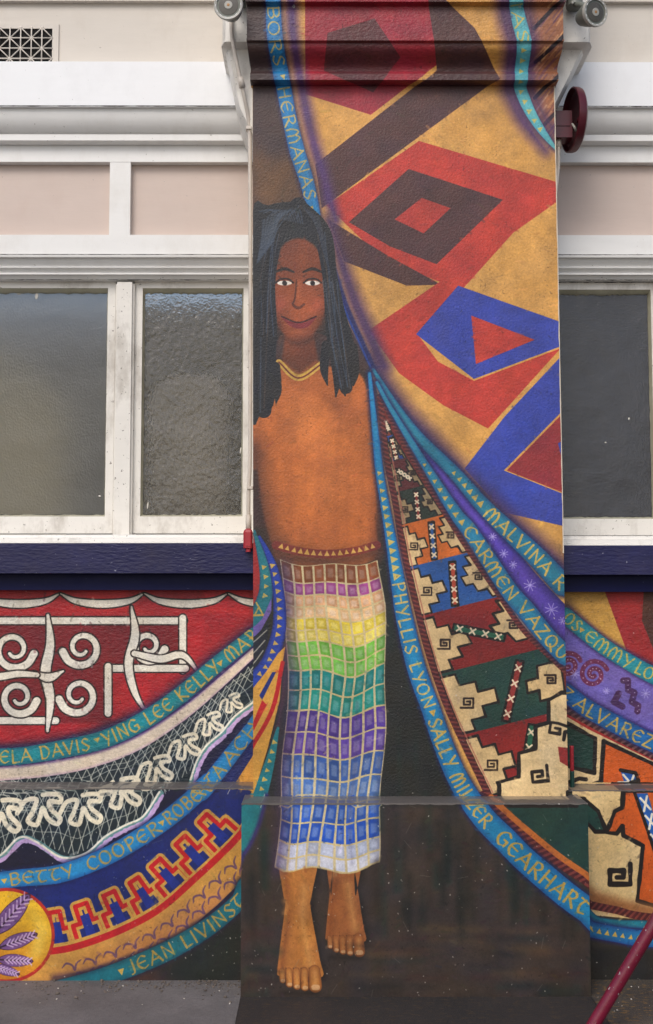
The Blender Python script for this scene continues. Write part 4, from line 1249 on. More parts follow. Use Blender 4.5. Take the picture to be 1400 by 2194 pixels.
# capital: painted moulding, mitred a little at both ends
yb = -.115
prof = [(0, zz(184, 0, 860)), (-.016, zz(181, -.016, 860)), (-.046, zz(173, -.046, 860)), (-.050, zz(171, -.05, 860)), (-.050, zz(158, -.05, 860)), (-.040, zz(155, -.04, 860))]
za, zb_ = zz(153, -.036, 860), zz(91, yb, 860)
for t in np.linspace(0, 1, 16):
    y = -.036 - .070 * (t - math.sin(2 * math.pi * t) / (2 * math.pi) * .8)
    prof.append((y, za + (zb_ - za) * t))
prof += [(yb, zz(89, yb, 860)), (yb - .006, zz(88, yb, 860)), (yb - .006, zz(84, yb, 860)), (yb, zz(83, yb, 860)), (yb, zz(14, yb, 860)), (yb - .03, zz(11, yb, 860)), (yb - .032, zz(4, yb, 860)), (yb - .032, ZT)]
bm = bmesh.new()
rows_ = []
for (y, z) in prof:
    e = -y * .16
    xs_ = [SL - e + (SR - SL + 2 * e) * u for u in np.linspace(0, 1, 9)]
    rows_.append([bm.verts.new((xs_[0], .03, z))] + [bm.verts.new((x, y, z)) for x in xs_] + [bm.verts.new((xs_[-1], .03, z))])
for a, b in zip(rows_, rows_[1:]):
    for i in range(10): bm.faces.new((a[i], a[i + 1], b[i + 1], b[i]))
cap = finish(bm, 'painted_moulding', M['mural_rough'], pil)
cap.data.polygons.foreach_set('use_smooth', [True] * len(cap.data.polygons)); cap.data.set_sharp_from_angle(angle=math.radians(30))
wall_uv(cap, -.5)
# white splayed capital behind the painted face
wx0, wx1 = xx(475, .02, 85), xx(1267, .02, 85)
lv = [(ZT, wx0, wx1, -.030), (zz(88, -.03), wx0, wx1, -.030), (zz(84, -.03), wx0, wx1, -.042), (zz(88, -.042) , wx0 + .004, wx1 - .004, -.042), (zz(92, -.03), wx0 + .006, wx1 - .006, -.026)]
lv = [(ZT, wx0 + .004, wx1 - .004, -.026), (zz(86, -.03), wx0 + .004, wx1 - .004, -.026), (zz(86, -.03) - .001, wx0, wx1, -.034), (zz(90, -.03), wx0, wx1, -.034), (zz(92, -.03), wx0 + .008, wx1 - .008, .006)]
for t in np.linspace(.08, 1, 12):
    y = 92 + (300 - 92) * t
    e_ = .46 * min(1, t / .68) + .54 * max(0, (t - .68) / .32)
    e2 = min(1, (y - 92) / 156)
    lv.append((zz(y, .03), wx0 + .008 + (SL - .004 - wx0 - .008) * e_, wx1 - .008 - (wx1 - .008 - SR + .003) * e2, max(.005, .012 + .020 * t + .008 * math.sin(t * 6.28))))
bm = bmesh.new()
prev = None
for (z, a, b, y) in lv:
    ch = .030
    ring = [bm.verts.new(c) for c in ((a, .62, z), (a, y + ch * 1.6, z), (a + ch * .55, y + .004, z), (a + ch, y, z), (b - ch, y, z), (b - ch * .55, y + .004, z), (b, y + ch * 1.6, z), (b, .62, z))]
    if prev:
        for i in range(7): bm.faces.new((prev[i], prev[i + 1], ring[i + 1], ring[i]))
    prev = ring
bm.faces.new(prev)
o = finish(bm, 'capital', M['oldwhite'], pil)
o.data.polygons.foreach_set('use_smooth', [True] * len(o.data.polygons)); o.data.set_sharp_from_angle(angle=math.radians(25))
for x in (SL - .004, SR - .010):
    box('moulding_end', x - .006, x + .020, -.026, .05, zz(173, -.026, 860), zz(157, -.026, 860), M['oldwhite'], pil, .003)

def seam(name, x0, x1, y, z, t, parent, mat, n=160, lo=.15):
    """uneven dark line of grime where two boards meet"""
    bm = bmesh.new(); prev = None
    wob = np.convolve(rng.random(n + 8), np.ones(5) / 5, 'valid')
    for k in range(n):
        x = x0 + (x1 - x0) * k / (n - 1)
        th = t * (lo + 1.5 * max(0, wob[k] - .35) + .35 * rng.random())
        ring = [bm.verts.new((x, y, z + t * .2)), bm.verts.new((x, y, z - th))]
        if prev: bm.faces.new((prev[0], prev[1], ring[1], ring[0]))
        prev = ring
    return finish(bm, name, mat, parent)

# ---- the two walls beside it
def wall_bay(label, x0, x1, side):
    t = thing('wall', label, 'wall')
    box('upper_wall', x0, x1, Y_TOP, DU + .5, zz(138, Y_TOP), ZT, M['cream'], t, 0)
    box('head_board', x0, x1, Y_TOP - .025, Y_TOP + .01, zz(3, Y_TOP - .02), ZT - .01, M['cream'], t, .002)
    zf0, zf1 = zz(228, Y_FASC), zz(132, Y_FASC)
    box('fascia', x0, x1, Y_FASC, DU + .45, zf0, zf1, M['fascia'], t, .002)
    seam('grime_line', x0, x1, Y_FASC - .0006, zf0 + .0035, .004, t, M['grime'])
    seam('grime_line', x0, x1, Y_TOP - .0008, zf1 + .0022, .0022, t, M['putty'])
    z1, z0 = zz(232, DU + .07), zz(289, DU + .125)
    cy = [(DU + .066, zf0 + .0005), (DU + .070, z1)]
    for k in range(1, 13):
        u = k / 12
        cy.append((DU + .070 + .060 * (u ** 1.9), z1 + (z0 - z1) * (1 - (1 - u) ** 1.35)))
    extrude_x('cornice_moulding', cy, x0, x1, M['white'], t, True, DU + .44)
    zc = z0
    extrude_x('fillet_moulding', [(DU + .118, zc - .0005), (DU + .118, zz(301, DU + .118)), (DU + .126, zz(304, DU + .126)), (DU + .140, zz(308, DU + .14))], x0, x1, M['white'], t, True, DU + .43)
    zb1, zb0 = zz(308, DU + .14), zz(347, Y_BAND)
    box('frieze_rail', x0, x1, Y_BAND, DU + .42, zb0, zb1 + .002, M['white'], t, .002)
    zp0 = zz(503, Y_BAND)
    box('panel_back', x0, x1, Y_PANEL + .02, DU + .41, zp0 - .01, zb0 + .01, M['interior'], t, 0)
    zr0 = zz(546, Y_BAND)
    box('lower_rail', x0, x1, Y_BAND + .001, DU + .42, zr0, zp0, M['white'], t, .002)
    if side < 0: stiles = [(xx(-230, Y_BAND, 420), xx(-186, Y_BAND, 420)), (xx(235, Y_BAND, 420), xx(279.5, Y_BAND, 420))]
    else: stiles = [(xx(1560, Y_BAND, 420), xx(1604, Y_BAND, 420))]
    for a, b in stiles: box('stile', a, b, Y_BAND + .0015, DU + .40, zp0, zb0, M['white'], t, .002)
    edges = [x0] + [e for s in stiles for e in s] + [x1]
    for a, b in zip(edges[::2], edges[1::2]):
        box('panel', a + .0005, b - .0005, Y_PANEL, Y_PANEL + .02, zp0 + .0005, zb0 - .0005, M['pink'], t, .003)
    # head moulding of the window: several small steps and rounds
    ys_ = [546.5, 548, 551, 553, 559, 566, 570, 571, 574, 577, 580, 584, 585, 588, 589, 592, 596, 599]
    Yp = [.150, .150, .152, .168, .172, .184, .190, .182, .183, .192, .200, .205, .198, .198, .210, .214, .222, .226]
    Yp = [DU + v for v in Yp]
    extrude_x('window_head_moulding', [(Y, zz(y, Y)) for y, Y in zip(ys_, Yp)], x0, x1, M['white'], t, True, DU + .40)
    zw1, zw0 = zz(599, DU + .226), zz(1148, DU + .17)
    seam('grime_line', x0, x1, DU + .2255, zw1 + .002, .006, t, M['grime'])
    seam('grime_line', x0, x1, Y_BAND - .0006, zr0 + .0025, .003, t, M['grime'])
    # window
    def sash(win, xa, xb, zt, zb, gl, widths, gmat, hammered=False):
        wl, wr, wt, wb = widths
        s = frame_box('sash', xa, xb, zb, zt, wl, wr, wt, wb, Y_SASH, Y_SASH + .05, M['oldwhite'], win, .0025)
        box('glass_pane', xa + wl - .004, xb - wr + .004, Y_GLASS, Y_GLASS + .005, zb + wb - .004, zt - wt + .004, gmat, win, 0)
        bm = bmesh.new()                          # uneven putty line round the glass
        gx0, gx1, gz0, gz1 = xa + wl, xb - wr, zb + wb, zt - wt
        for (p, q) in (((gx0, gz1), (gx1, gz1)), ((gx0, gz0), (gx1, gz0)), ((gx0, gz0), (gx0, gz1)), ((gx1, gz0), (gx1, gz1))):
            horiz = p[1] == q[1]
            sg = 1 if (p[1] if horiz else p[0]) in (gz0, gx0) else -1
            n = 40; prev = None
            base = .016 if (horiz and sg < 0) else (.007 if horiz else .005)
            for k in range(n + 1):
                u = k / n
                th = base * (.75 + .5 * rng.random())
                x, z = p[0] + (q[0] - p[0]) * u, p[1] + (q[1] - p[1]) * u
                if horiz: ring = [(x, Y_SASH + .004, z), (x, Y_GLASS - .012, z + sg * th), (x, Y_GLASS + .001, z + sg * (th + .003))]
                else: ring = [(x, Y_SASH + .004, z), (x + sg * th, Y_GLASS - .012, z), (x + sg * (th + .003), Y_GLASS + .001, z)]
                ring = [bm.verts.new(c) for c in ring]
                if prev:
                    for i in range(2): bm.faces.new((prev[i], prev[i + 1], ring[i + 1], ring[i]))
                prev = ring
        finish(bm, 'putty', M['putty'], win, smooth=True)
        seam('grime_line', gx0, gx1, Y_GLASS - .001, gz0 + .010, .003, win, M['grime'], 80)
        seam('grime_line', xa + .003, xb - .003, Y_SASH - .0006, zt - .0005, .0035, win, M['grime'], 120)
        return s
    if side < 0:
        win = bpy.data.objects.new('window', None); C.objects.link(win); win.parent = t
        win['label'] = 'white framed window of two obscured panes beside the left edge of the pillar'
        zs1, zs0 = zz(601, Y_SASH), zz(1143, Y_SASH)
        sash(win, xx(-185, Y_SASH, 870), xx(245, Y_SASH, 870), zs1, zs0, 0, (.05, .036, .036, .078), M['glass_soft'])
        sash(win, xx(286.5, Y_SASH, 870), xx(535, Y_SASH, 870), zs1, zs0, 0, (.036, .030, .036, .078), M['glass_hammer'])
        for a, b in ((247, 284), ):
            xa, xb = xx(a, Y_FRAME, 870), xx(b, Y_FRAME, 870)
            box('mullion', xa + .004, xb - .006, Y_FRAME - .012, DU + .38, zw0 - .004, zw1 - .012, M['oldwhite'], win, .003)
            for xe in (xa, xb - .005):
                box('mullion_bead', xe - .004, xe + .008, Y_FRAME + .004, DU + .37, zw0, zw1 - .016, M['oldwhite'], win, .003)
        box('frame_head', xx(-190, DU + .225), xx(540, DU + .225), DU + .226, DU + .36, zs1 + .001, zw1 + .004, M['oldwhite'], win, .001)
        box('frame_jamb', x0, xx(-187, DU + .24, 870), DU + .24, DU + .36, zs0, zs1 + .03, M['oldwhite'], win, .001)
        box('frame_jamb', xx(536, DU + .24, 870), x1, DU + .245, DU + .36, zs0, zs1 + .03, M['oldwhite'], win, .001)
    else:
        win = bpy.data.objects.new('window', None); C.objects.link(win); win.parent = t
        win['label'] = 'white framed window with dark obscured glass beside the right edge of the pillar'
        zs1, zs0 = zz(604, Y_SASH, 1300), zz(1147, Y_SASH, 1300)
        sash(win, xx(1160, Y_SASH, 870), xx(1424, Y_SASH, 870), zs1, zs0, 0, (.03, .052, .036, .076), M['glass_dark'])
        sash(win, xx(1462, Y_SASH, 870), xx(1800, Y_SASH, 870), zs1, zs0, 0, (.036, .036, .036, .076), M['glass_dark'])
        box('mullion', xx(1427, Y_FRAME, 870), xx(1459, Y_FRAME, 870), Y_FRAME - .012, DU + .38, zw0 - .004, zw1 - .012, M['oldwhite'], win, .003)
        box('frame_head', x0, xx(1800, DU + .225), DU + .226, DU + .36, zs1 + .001, zw1 + .004, M['oldwhite'], win, .001)
        box('frame_jamb', xx(1802, DU + .24, 870), x1, DU + .24, DU + .36, zs0, zs1 + .03, M['oldwhite'], win, .001)
    xr = 1300 if side > 0 else 300
    zs_a, zs_b = zz(1145 if side < 0 else 1148, .2, xr), zz(1163 if side < 0 else 1168, .13, xr)
    hh = zs_a - zs_b
    extrude_x('window_sill', [(DU + .250, zs_a + .004), (.205, zs_a), (.200, zs_a - .004), (.196, zs_a - hh * .35), (.176, zs_a - hh * .42), (.172, zs_a - hh * .8), (.160, zs_b + .003), (.158, zs_b - .002)], x0, x1, M['oldwhite'], t, True, .45)
    # dark blue sill course and its undercut
    zsm, zsb = zz(1228 if side < 0 else 1231, .10, xr), zz(1264 if side < 0 else 1268, .165, xr)
    bm = bmesh.new()
    add_box(bm, x0, x1, .10, .44, zsm, zs_b - .0025)
    finish(bm, 'sill_course', M['navy'], t, .004, seg=2)
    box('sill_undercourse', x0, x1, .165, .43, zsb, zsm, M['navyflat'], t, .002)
    # painted dado wall
    bm = bmesh.new()
    grid_face(bm, (x0, Y_WALL, z_pl - .03), (x1, Y_WALL, z_pl - .03), (x1, Y_WALL, zsb + .002), (x0, Y_WALL, zsb + .002), 4, 3)
    dw = finish(bm, 'painted_dado', M['mural_rough'], t)
    wall_uv(dw)
    bm = bmesh.new()
    zpl = z_pl if side < 0 else zz(1694, Y_PLINTH, 1330)
    grid_face(bm, (x0, Y_PLINTH, -.1), (x1, Y_PLINTH, -.1), (x1, Y_PLINTH, zpl), (x0, Y_PLINTH, zpl), 4, 3)
    pw = finish(bm, 'painted_plinth', M['mural_smooth'], t)
    wall_uv(pw)
    bm = bmesh.new()
    v = [bm.verts.new(c) for c in ((x0, Y_PLINTH + .0005, zpl), (x1, Y_PLINTH + .0005, zpl), (x1, Y_WALL + .02, zpl + .003), (x0, Y_WALL + .02, zpl + .003))]
    bm.faces.new(v)
    ledge_uv(finish(bm, 'plinth_ledge', M['ledge_top'], t), Y_PLINTH, zpl)
    bm = bmesh.new()
    prev = None
    for k in range(110):
        x = x0 + (x1 - x0) * k / 109
        d = .001 + .003 * rng.random()
        ring = [bm.verts.new(c) for c in ((x, Y_PLINTH - .001, zpl - d), (x, Y_PLINTH - .001, zpl + .001), (x, Y_PLINTH + d, zpl + .0015))]
        if prev:
            for i in range(2): bm.faces.new((prev[i], prev[i + 1], ring[i + 1], ring[i]))
        prev = ring
    finish(bm, 'plinth_arris', M['ledge'], t)
    return t
wl_ = wall_bay('wall left of the pillar, cream above, red scrollwork and lettered blue ribbons below the window', XL, PX0 + .006, -1)
wr_ = wall_bay('wall right of the pillar, white mouldings above, purple band and orange blocks below the dark window', SR - .004, XR, 1)

# dim rooms behind the glass; the left ceiling has an added opening to brighten it
for side, (a, b) in ((-1, (XL, -.10)), (1, (.80, XR))):
    bm = bmesh.new()
    z0, z1 = zz(1150, .52), zz(590, .52)
    rf = 1.8 if side < 0 else .70
    for q in (((a, 2.3, z0 - .3), (b, 2.3, z0 - .3), (b, 2.3, z1 + .2), (a, 2.3, z1 + .2)), ((a, .70, z0 - .3), (b, .70, z0 - .3), (b, 2.3, z0 - .3), (a, 2.3, z0 - .3)),
              ((a, rf, z1 + .2), (b, rf, z1 + .2), (b, 2.3, z1 + .2), (a, 2.3, z1 + .2)), ((a, .70, z0 - .3), (a, 2.3, z0 - .3), (a, 2.3, z1 + .2), (a, .70, z1 + .2)),
              ((b, .70, z0 - .3), (b, 2.3, z0 - .3), (b, 2.3, z1 + .2), (b, .70, z1 + .2))):
        bm.faces.new([bm.verts.new(c) for c in q])
    finish(bm, 'interior', M['interior'], wl_ if side < 0 else wr_)
cur = thing('added_window_blind', 'tan sheet added behind the left pane to lighten its lower outer side', 'added_blind')  # added sheet, shaped to give the left pane a warm lighter gradient
bm = bmesh.new()
for k in range(30):
    xa, xb = [xx(-180 + 320 * t / 30, DU + .75, 900) for t in (k, k + 1)]
    ya, yb2 = [DU + .75 + .018 * math.sin(t * 1.1) + .10 * max(0, t / 30 - .5) for t in (k, k + 1)]
    za, zb2 = [zz(690 + 180 * (t / 30) ** 2, DU + .75) for t in (k, k + 1)]
    v = [bm.verts.new(c) for c in ((xa, ya, zz(1180, DU + .75)), (xb, yb2, zz(1180, DU + .75)), (xb, yb2, zb2), (xa, ya, za))]
    bm.faces.new(v)
finish(bm, 'cloth', M['added_blind_cloth'], cur, smooth=True)
ch_ = thing('added_chair', 'pale rounded backrest added behind the hammered glass to lighten its lower part', 'added_chair')  # invented furniture, put in so the hammered pane grows lighter low down
Yc = DU + .60
fz = zz(1150, .52) - .3
def rounded_slab(name, x0, x1, y0, y1, z0, z1, r):
    bm = bmesh.new()
    out = []
    for (cx, cz, a0) in ((x1 - r, z1 - r, 0), (x0 + r, z1 - r, 90)):
        for k in range(9):
            an = math.radians(a0 + k * 11.25)
            out.append((cx + r * math.cos(an), cz + r * math.sin(an)))
    out += [(x0 + .03, z0), (x1 - .03, z0)]
    A_ = [bm.verts.new((x, y0 + .03 * ((z - z0) / (z1 - z0)) , z)) for x, z in out]
    B_ = [bm.verts.new((x, y1 + .03 * ((z - z0) / (z1 - z0)), z)) for x, z in out]
    bm.faces.new(A_); bm.faces.new(B_[::-1])
    for i in range(len(A_)): bm.faces.new((A_[i], A_[(i + 1) % len(A_)], B_[(i + 1) % len(A_)], B_[i]))
    return finish(bm, name, M['added_chair_cloth'], ch_, .012, True, 3)
cxa, cxb = xx(318, Yc, 900), xx(492, Yc, 900)
rounded_slab('backrest', cxa, cxb, Yc, Yc + .07, fz + .12, zz(800, Yc), .15)
box('seat', cxa - .03, cxb + .03, Yc + .05, Yc + .48, fz + .02, fz + .12, M['added_chair_cloth'], ch_, .02)
for sx in (cxa, cxb - .04):
    for sy in (Yc + .07, Yc + .42): box('leg', sx, sx + .04, sy, sy + .04, fz, fz + .022, M['dark'], ch_, .002)
# old paint drips left on the panes
for (px, py, w_, h_) in ((79, 634, 4.2, 9), (41, 628, 6, 4), (120, 626, 1.6, 4), (214, 1063, 3, 2), (516, 965, 1.6, 8), (317, 1083, 1.6, 8), (412, 627, 1.5, 4), (1348, 897, 2, 3), (1298, 948, 2.4, 1.6)):
    c = at(px, py, Y_GLASS - .001)
    bm = bmesh.new()
    bmesh.ops.create_uvsphere(bm, u_segments=12, v_segments=8, radius=1, matrix=Matrix.Translation((c[0], Y_GLASS - .0005, c[2])) @ Matrix.Rotation(.12, 4, 'Y') @ Matrix.Diagonal((w_ * .00195, .0016, h_ * .00195, 1)))
    finish(bm, 'paint_drip', M['smear'], wl_ if px < 700 else wr_, smooth=True)

# ---- vent grille let into the cream wall, upper left
vg = thing('vent_grille', 'cream cast iron vent grille of crossed bars set in the wall at the upper left', 'vent')
yv = Y_TOP - .006
vx = lambda p: xx(p, yv, 90)
vz = lambda p: zz(p, yv, 60)
box('backing', vx(-80), vx(113), Y_TOP - .0015, Y_TOP - .0005, vz(134), vz(60), M['dark'], vg, 0)
bm = bmesh.new()
add_box(bm, vx(-84), vx(126), yv - .002, Y_TOP - .0005, vz(61.5), vz(51)); add_box(bm, vx(112.5), vx(126), yv - .0024, Y_TOP - .0005, vz(140), vz(61.5))
add_box(bm, vx(-84), vx(-74), yv - .0024, Y_TOP - .0005, vz(140), vz(61.5))
finish(bm, 'frame', M['cream'], vg, .0015)
cols = [-71, -47.5, -24, -1, 22, 45, 68, 90.5]
rws = [60, 82, 104, 126, 148]
def bar(p, q, r):
    tube('bar', [(vx(p[0]), yv - .0005 - r, vz(p[1])), (vx((p[0] + q[0]) / 2), yv - .0005 - r, vz((p[1] + q[1]) / 2)), (vx(q[0]), yv - .0005 - r, vz(q[1]))], r, M['cream'], vg, 8, 1)
for c in cols: bar((c, 58), (c, 138), .0031)
for r_ in rws[1:4]: bar((-76, r_), (114, r_), .0031)
for i, c in enumerate(cols[:-1] + [90.5]):
    c2 = cols[i + 1] if i + 1 < len(cols) else 113
    for j in range(4):
        if (i + j) % 2 == 0: bar((c, rws[j + 1]), (c2, rws[j]), .0028)
        else: bar((c, rws[j]), (c2, rws[j + 1]), .0028)
for i, c in enumerate(cols):
    for j, r_ in enumerate(rws[:4]):
        if not (i + j) % 2: continue
        bm = bmesh.new()
        bmesh.ops.create_uvsphere(bm, u_segments=10, v_segments=6, radius=.0075, matrix=Matrix.Translation((vx(c), yv - .003, vz(r_))) @ Matrix.Diagonal((1, .6, 1, 1)))
        finish(bm, 'rosette', M['cream'], vg, smooth=True)

# ---- conduit with its box, down the left edge of the pillar
cd = thing('conduit', 'thin cream electrical conduit running down the left edge of the pillar', 'conduit')
pts = [(496, 30, -.045), (497, 70, -.045), (502, 105, -.040), (511, 150, -.036), (517, 178, -.030)]
P3 = lambda l: [tuple(at(*p)) for p in l]
tube('upper_pipe', P3(pts), .0088, M['conduit'], cd)
tube('lower_pipe', P3([(517, 176, -.026), (524, 208, -.010), (532, 250, .02), (535, 285, .035), (536, 340, .04), (537, 520, .045), (537, 760, .05), (536, 980, .06), (533, 1060, .07), (533, 1140, .07)]), .0085, M['conduit'], cd, 14, 8)
tube('coupling', P3([(515, 166, -.030), (520, 188, -.022)]), .0135, M['conduit'], cd, 14, 2)
tube('coupling', P3([(533, 1103, .07), (533, 1138, .07)]), .0125, M['conduit'], cd, 14, 2)
for (x, y, Y) in ((534.5, 275, .03), (537, 1045, .066)):
    p = at(x, y, Y)
    box('clamp', p[0] - .014, p[0] + .010, Y - .012, Y + .03, p[2] - .006, p[2] + .006, M['conduit'], cd, .002)
rb = thing('junction_box', 'small red conduit fitting at the foot of the cream pipe, beside the navy sill', 'junction box')
p = at(533, 1156, .06)
hgt, wid = .040, .0195
bm = bmesh.new()
sec = [(-.052, .011), (-.040, .011), (-.036, .0205), (.030, .0215), (.040, .017), (.046, .007)]
prev = None
for (dz, r) in sec:
    ring = [bm.verts.new((p[0] + r * sx * f, .06 + r * sy * f2, p[2] + dz)) for (sx, sy, f, f2) in ((-1, -.6, 1, 1), (-.6, -1, 1, 1), (.45, -1, 1, 1), (.8, -.6, 1, 1), (.8, 1, 1, 1), (-1, 1, 1, 1))]
    if prev:
        for i in range(6): bm.faces.new((prev[i], prev[(i + 1) % 6], ring[(i + 1) % 6], ring[i]))
    else: bm.faces.new(ring)
    prev = ring
bm.faces.new(prev)
finish(bm, 'body', M['redbox'], rb, .0015)
box('cover', p[0] - .012, p[0] + .010, .06 - .0235, .06 - .018, p[2] - .028, p[2] + .028, M['redbox'], rb, .0015)
# painted pipe stub in the corner at the right foot of the shaft
ps = thing('pipe_stub', 'short painted pipe, maroon over green, in the corner at the lower right of the pillar', 'pipe')
cx_ = xx(1227, .12, 1640)
tube('upper_length', [(cx_, .13, zz(1598, .13, 1227)), (cx_, .13, zz(1620, .13, 1227)), (cx_, .13, zz(1652, .13, 1227))], .0085, M['redbox'], ps)
tube('lower_length', [(cx_, .13, zz(1652, .13, 1227)), (cx_, .13, zz(1668, .13, 1227)), (cx_, .13, z_lg + .004)], .0095, paint_mat('deep_green_paint', (22, 66, 58), .4), ps)

# ---- spotlights on the capital
def spotlight(label, px, py, Y, aim, r, boxpos):
    t = thing('spotlight', label, 'spotlight', group='spotlights on the pillar capital')
    c = Vector(at(px, py, Y)); a = Vector(aim).normalized()
    lathe('lamp_housing', [(r * .30, -.105), (r * .55, -.10), (r * .80, -.06), (r * .95, -.02), (r, -.002)], M['lampgrey'], t, c, a)
    lathe('rim', [(r * .985, -.012), (r * 1.04, -.010), (r * 1.06, .002), (r * 1.02, .006), (r * .86, .004), (r * .84, -.006)], M['lamprim'], t, c, a)
    lathe('reflector', [(r * .85, .0), (r * .72, -.003), (r * .70, -.006), (.001, -.007)], M['lampgrey'], t, c, a)
    lathe('lens', [(r * .74, -.004), (r * .70, .0015), (r * .30, .003), (.001, .0035)], M['lampglass'], t, c, a)
    lathe('emitter', [(r * .30, .0025), (r * .28, .0045), (.001, .005)], M['lamprim'], t, c, a)
    lathe('emitter_core', [(r * .13, .0045), (.001, .0062)], paint_mat('amber_diode', (168, 120, 70), .4), t, c, a)
    q = a.to_track_quat('Z', 'Y')
    bm = bmesh.new()                                # short bright tabs round the rim
    for k in range(14):
        an = k * 2 * math.pi / 14
        pp = c + q @ Vector((r * .90 * math.cos(an), r * .90 * math.sin(an), .004))
        bmesh.ops.create_cube(bm, size=1, matrix=Matrix.Translation(pp) @ q.to_matrix().to_4x4() @ Matrix.Rotation(an, 4, 'Z') @ Matrix.Diagonal((.0022, .009, .003, 1)))
    finish(bm, 'rim_tabs', M['fascia'], t)
    b = Vector(at(*boxpos))
    lathe('mounting_box', [(.030, -.062), (.034, -.058), (.034, .0), (.036, .002), (.036, .016), (.030, .018)], M['lampgrey'], t, b + Vector((0, 0, .012)), (0, -.12, -1))
    tube('knuckle', [tuple(b + Vector((0, -.02, .0))), tuple((b + c) / 2 + Vector((0, 0, .012))), tuple(c - a * .075)], .013, M['lampgrey'], t, 12, 6)
    for s in (-1, 1):
        lathe('screw', [(.005, 0), (.005, .004), (.003, .006)], M['lamprim'], t, b + Vector((s * .018, -.036, -.004)), (0, -1, 0), 10)
    return t
spotlight('round grey spotlight at the upper left corner of the pillar, its lens turned outward', 490, 11, -.20, (-.10, -1, -.10), .058, (519, 6, -.07))
spotlight('round grey spotlight at the upper right corner of the pillar, tilted away from its box', 1276, 26, -.20, (.42, -1, -.20), .056, (1232, 14, -.07))
hk = thing('small_hook', 'small wire eye hanging under the top moulding near the blue ribbon', 'hook')
for (x, y) in ((630, 12), (1114, 12)):
    if x > 1000: hk = thing('small_hook', 'small wire eye hanging under the top moulding near the pale teal ribbon', 'hook')
    c = at(x, y, -.13)
    tube('wire', [(c[0] + .004 * math.cos(k), c[1] - .001, c[2] - .004 + .006 * math.sin(k)) for k in np.linspace(0, 6.1, 12)], .0011, M['lampgrey'], hk, 8, 2)
# ---- alarm bell on the right return
ab = thing('alarm_bell', 'maroon round alarm bell on the right side of the pillar, seen nearly edge on', 'alarm bell')
c = at(1221, 257, .12)
R_ = .139
pr = [(R_ * .96, 0), (R_, .002), (R_ * 1.0, .022), (R_ * .97, .034), (R_ * .86, .043), (R_ * .6, .049), (R_ * .3, .052), (.002, .053)]
inner = [(R_ * .3, .040), (R_ * .8, .036), (R_ * .93, .024), (R_ * .955, .0)]
q = Vector((1, .10, 0))
lathe('gong', inner + pr, M['maroon'], ab, c, q)
xb = SR + .001
box('back_box', xb, c[0] + .004, .12 - .032, .12 + .05, zz(300, .12, 1205), zz(243, .12, 1205), M['maroon'], ab, .004)
box('cover_plate', xb + .006, c[0] - .006, .12 - .036, .12 - .031, zz(276, .12, 1205), zz(250, .12, 1205), M['maroon'], ab, .002)
lathe('hub', [(.012, .03), (.012, .05), (.008, .058), (.001, .06)], M['maroon'], ab, c, q, 16)
tube('striker', [tuple(c + np.array([.004, -.03, -.03])), tuple(c + np.array([.012, -.04, -.05])), tuple(c + np.array([.02, -.03, -.062]))], .005, M['lamprim'], ab, 10, 4)
c2 = thing('conduit', 'short cream conduit below the alarm bell on the right edge of the pillar', 'conduit')
tube('pipe', P3([(1197, 296, .12), (1197, 330, .11), (1196, 362, .08), (1191, 405, .02), (1189.5, 425, .015)]), .0085, M['conduit'], c2)
tube('coupling', P3([(1197, 298, .12), (1197, 318, .12)]), .013, M['conduit'], c2, 14, 2)

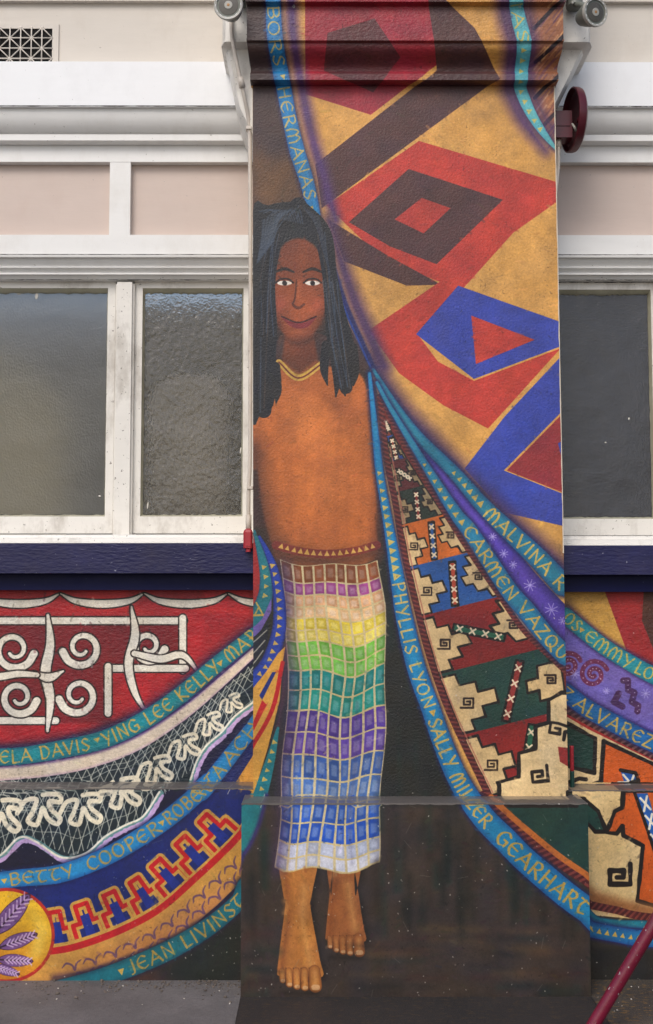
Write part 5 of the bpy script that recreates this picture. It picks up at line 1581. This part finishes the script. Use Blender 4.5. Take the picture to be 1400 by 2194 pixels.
# ---- handrail at the lower right
hr = thing('handrail', 'maroon painted metal handrail slanting up from the pavement at the lower right', 'handrail')
yr = -.58
a = at(1256, 2222, yr); b = at(1400, 1982, yr)
d = (b - a)
top = a + d * 2.6
tube('rail', [tuple(a - d * .02), tuple(a + d * .5), tuple(b), tuple(top), tuple(top + np.array([.12, .0, .06])), tuple(top + np.array([.5, .0, .08]))], .0235, M['rail'], hr, 20, 8)
tube('post', [(top[0] + .45, yr, ZG), (top[0] + .45, yr, .5), (top[0] + .45, yr, top[2] + .06)], .0215, M['rail'], hr, 16, 4)
lathe('base_flange', [(.05, 0), (.05, .006), (.03, .010)], M['rail'], hr, (a[0] - .005, yr, ZG), (0, 0, 1), 24)

# ---- ground
def ground_sheet(name, x0, x1, y0, y1, z, mat, n=1):
    bm = bmesh.new()
    grid_face(bm, (x0, y0, z), (x1, y0, z), (x1, y1, z), (x0, y1, z), n, n)
    o = finish(bm, name, mat)
    o['kind'] = 'structure'
    return o
ground_sheet('ground', -250, 250, -250, 250, -.05, M['pavement'])
ground_sheet('pavement', -12, BX0, -3.2, .3, ZG, M['pavement'])
ground_sheet('pavement', BX0 + .001, BX1 - .001, -3.2, .3, ZG - .001, M['apron'])
ground_sheet('pavement', BX1, 12, -3.2, .3, ZG, M['pavement_moss'])
# grit swept against the foot of the left wall
bm = bmesh.new()
for k in range(420):
    x = rng.normal(-.62, .30) if k % 3 else rng.uniform(-1.5, BX0)
    if x > BX0 - .01: continue
    y = Y_PLINTH - abs(rng.normal(0, .09)) - .004
    s = abs(rng.normal(.0022, .0016)) + .0008
    bmesh.ops.create_icosphere(bm, subdivisions=1, radius=s, matrix=Matrix.Translation((x, y, ZG + s * .5)) @ Matrix.Rotation(rng.uniform(0, 6), 4, 'Z') @ Matrix.Diagonal((1, rng.uniform(.6, 1.4), rng.uniform(.5, 1), 1)))
g = finish(bm, 'grit', paint_mat('mixed_grit', (120, 108, 98), .8, .5, 300), None)
g['kind'] = 'stuff'
bm = bmesh.new()
for k in range(36):
    x = rng.uniform(-1.4, BX0 - .02) if k % 2 else rng.uniform(BX1 + .02, 1.5)
    y = -abs(rng.normal(.0, .22)) + .0
    s = abs(rng.normal(.0016, .001)) + .0008
    bmesh.ops.create_cube(bm, size=s * 2, matrix=Matrix.Translation((x, y, ZG + s * .4)) @ Matrix.Rotation(rng.uniform(0, 6), 4, 'Z') @ Matrix.Diagonal((1, .6, .35, 1)))
g = finish(bm, 'litter', paint_mat('pale_flakes', (206, 198, 186), .8), None)
g['kind'] = 'stuff'
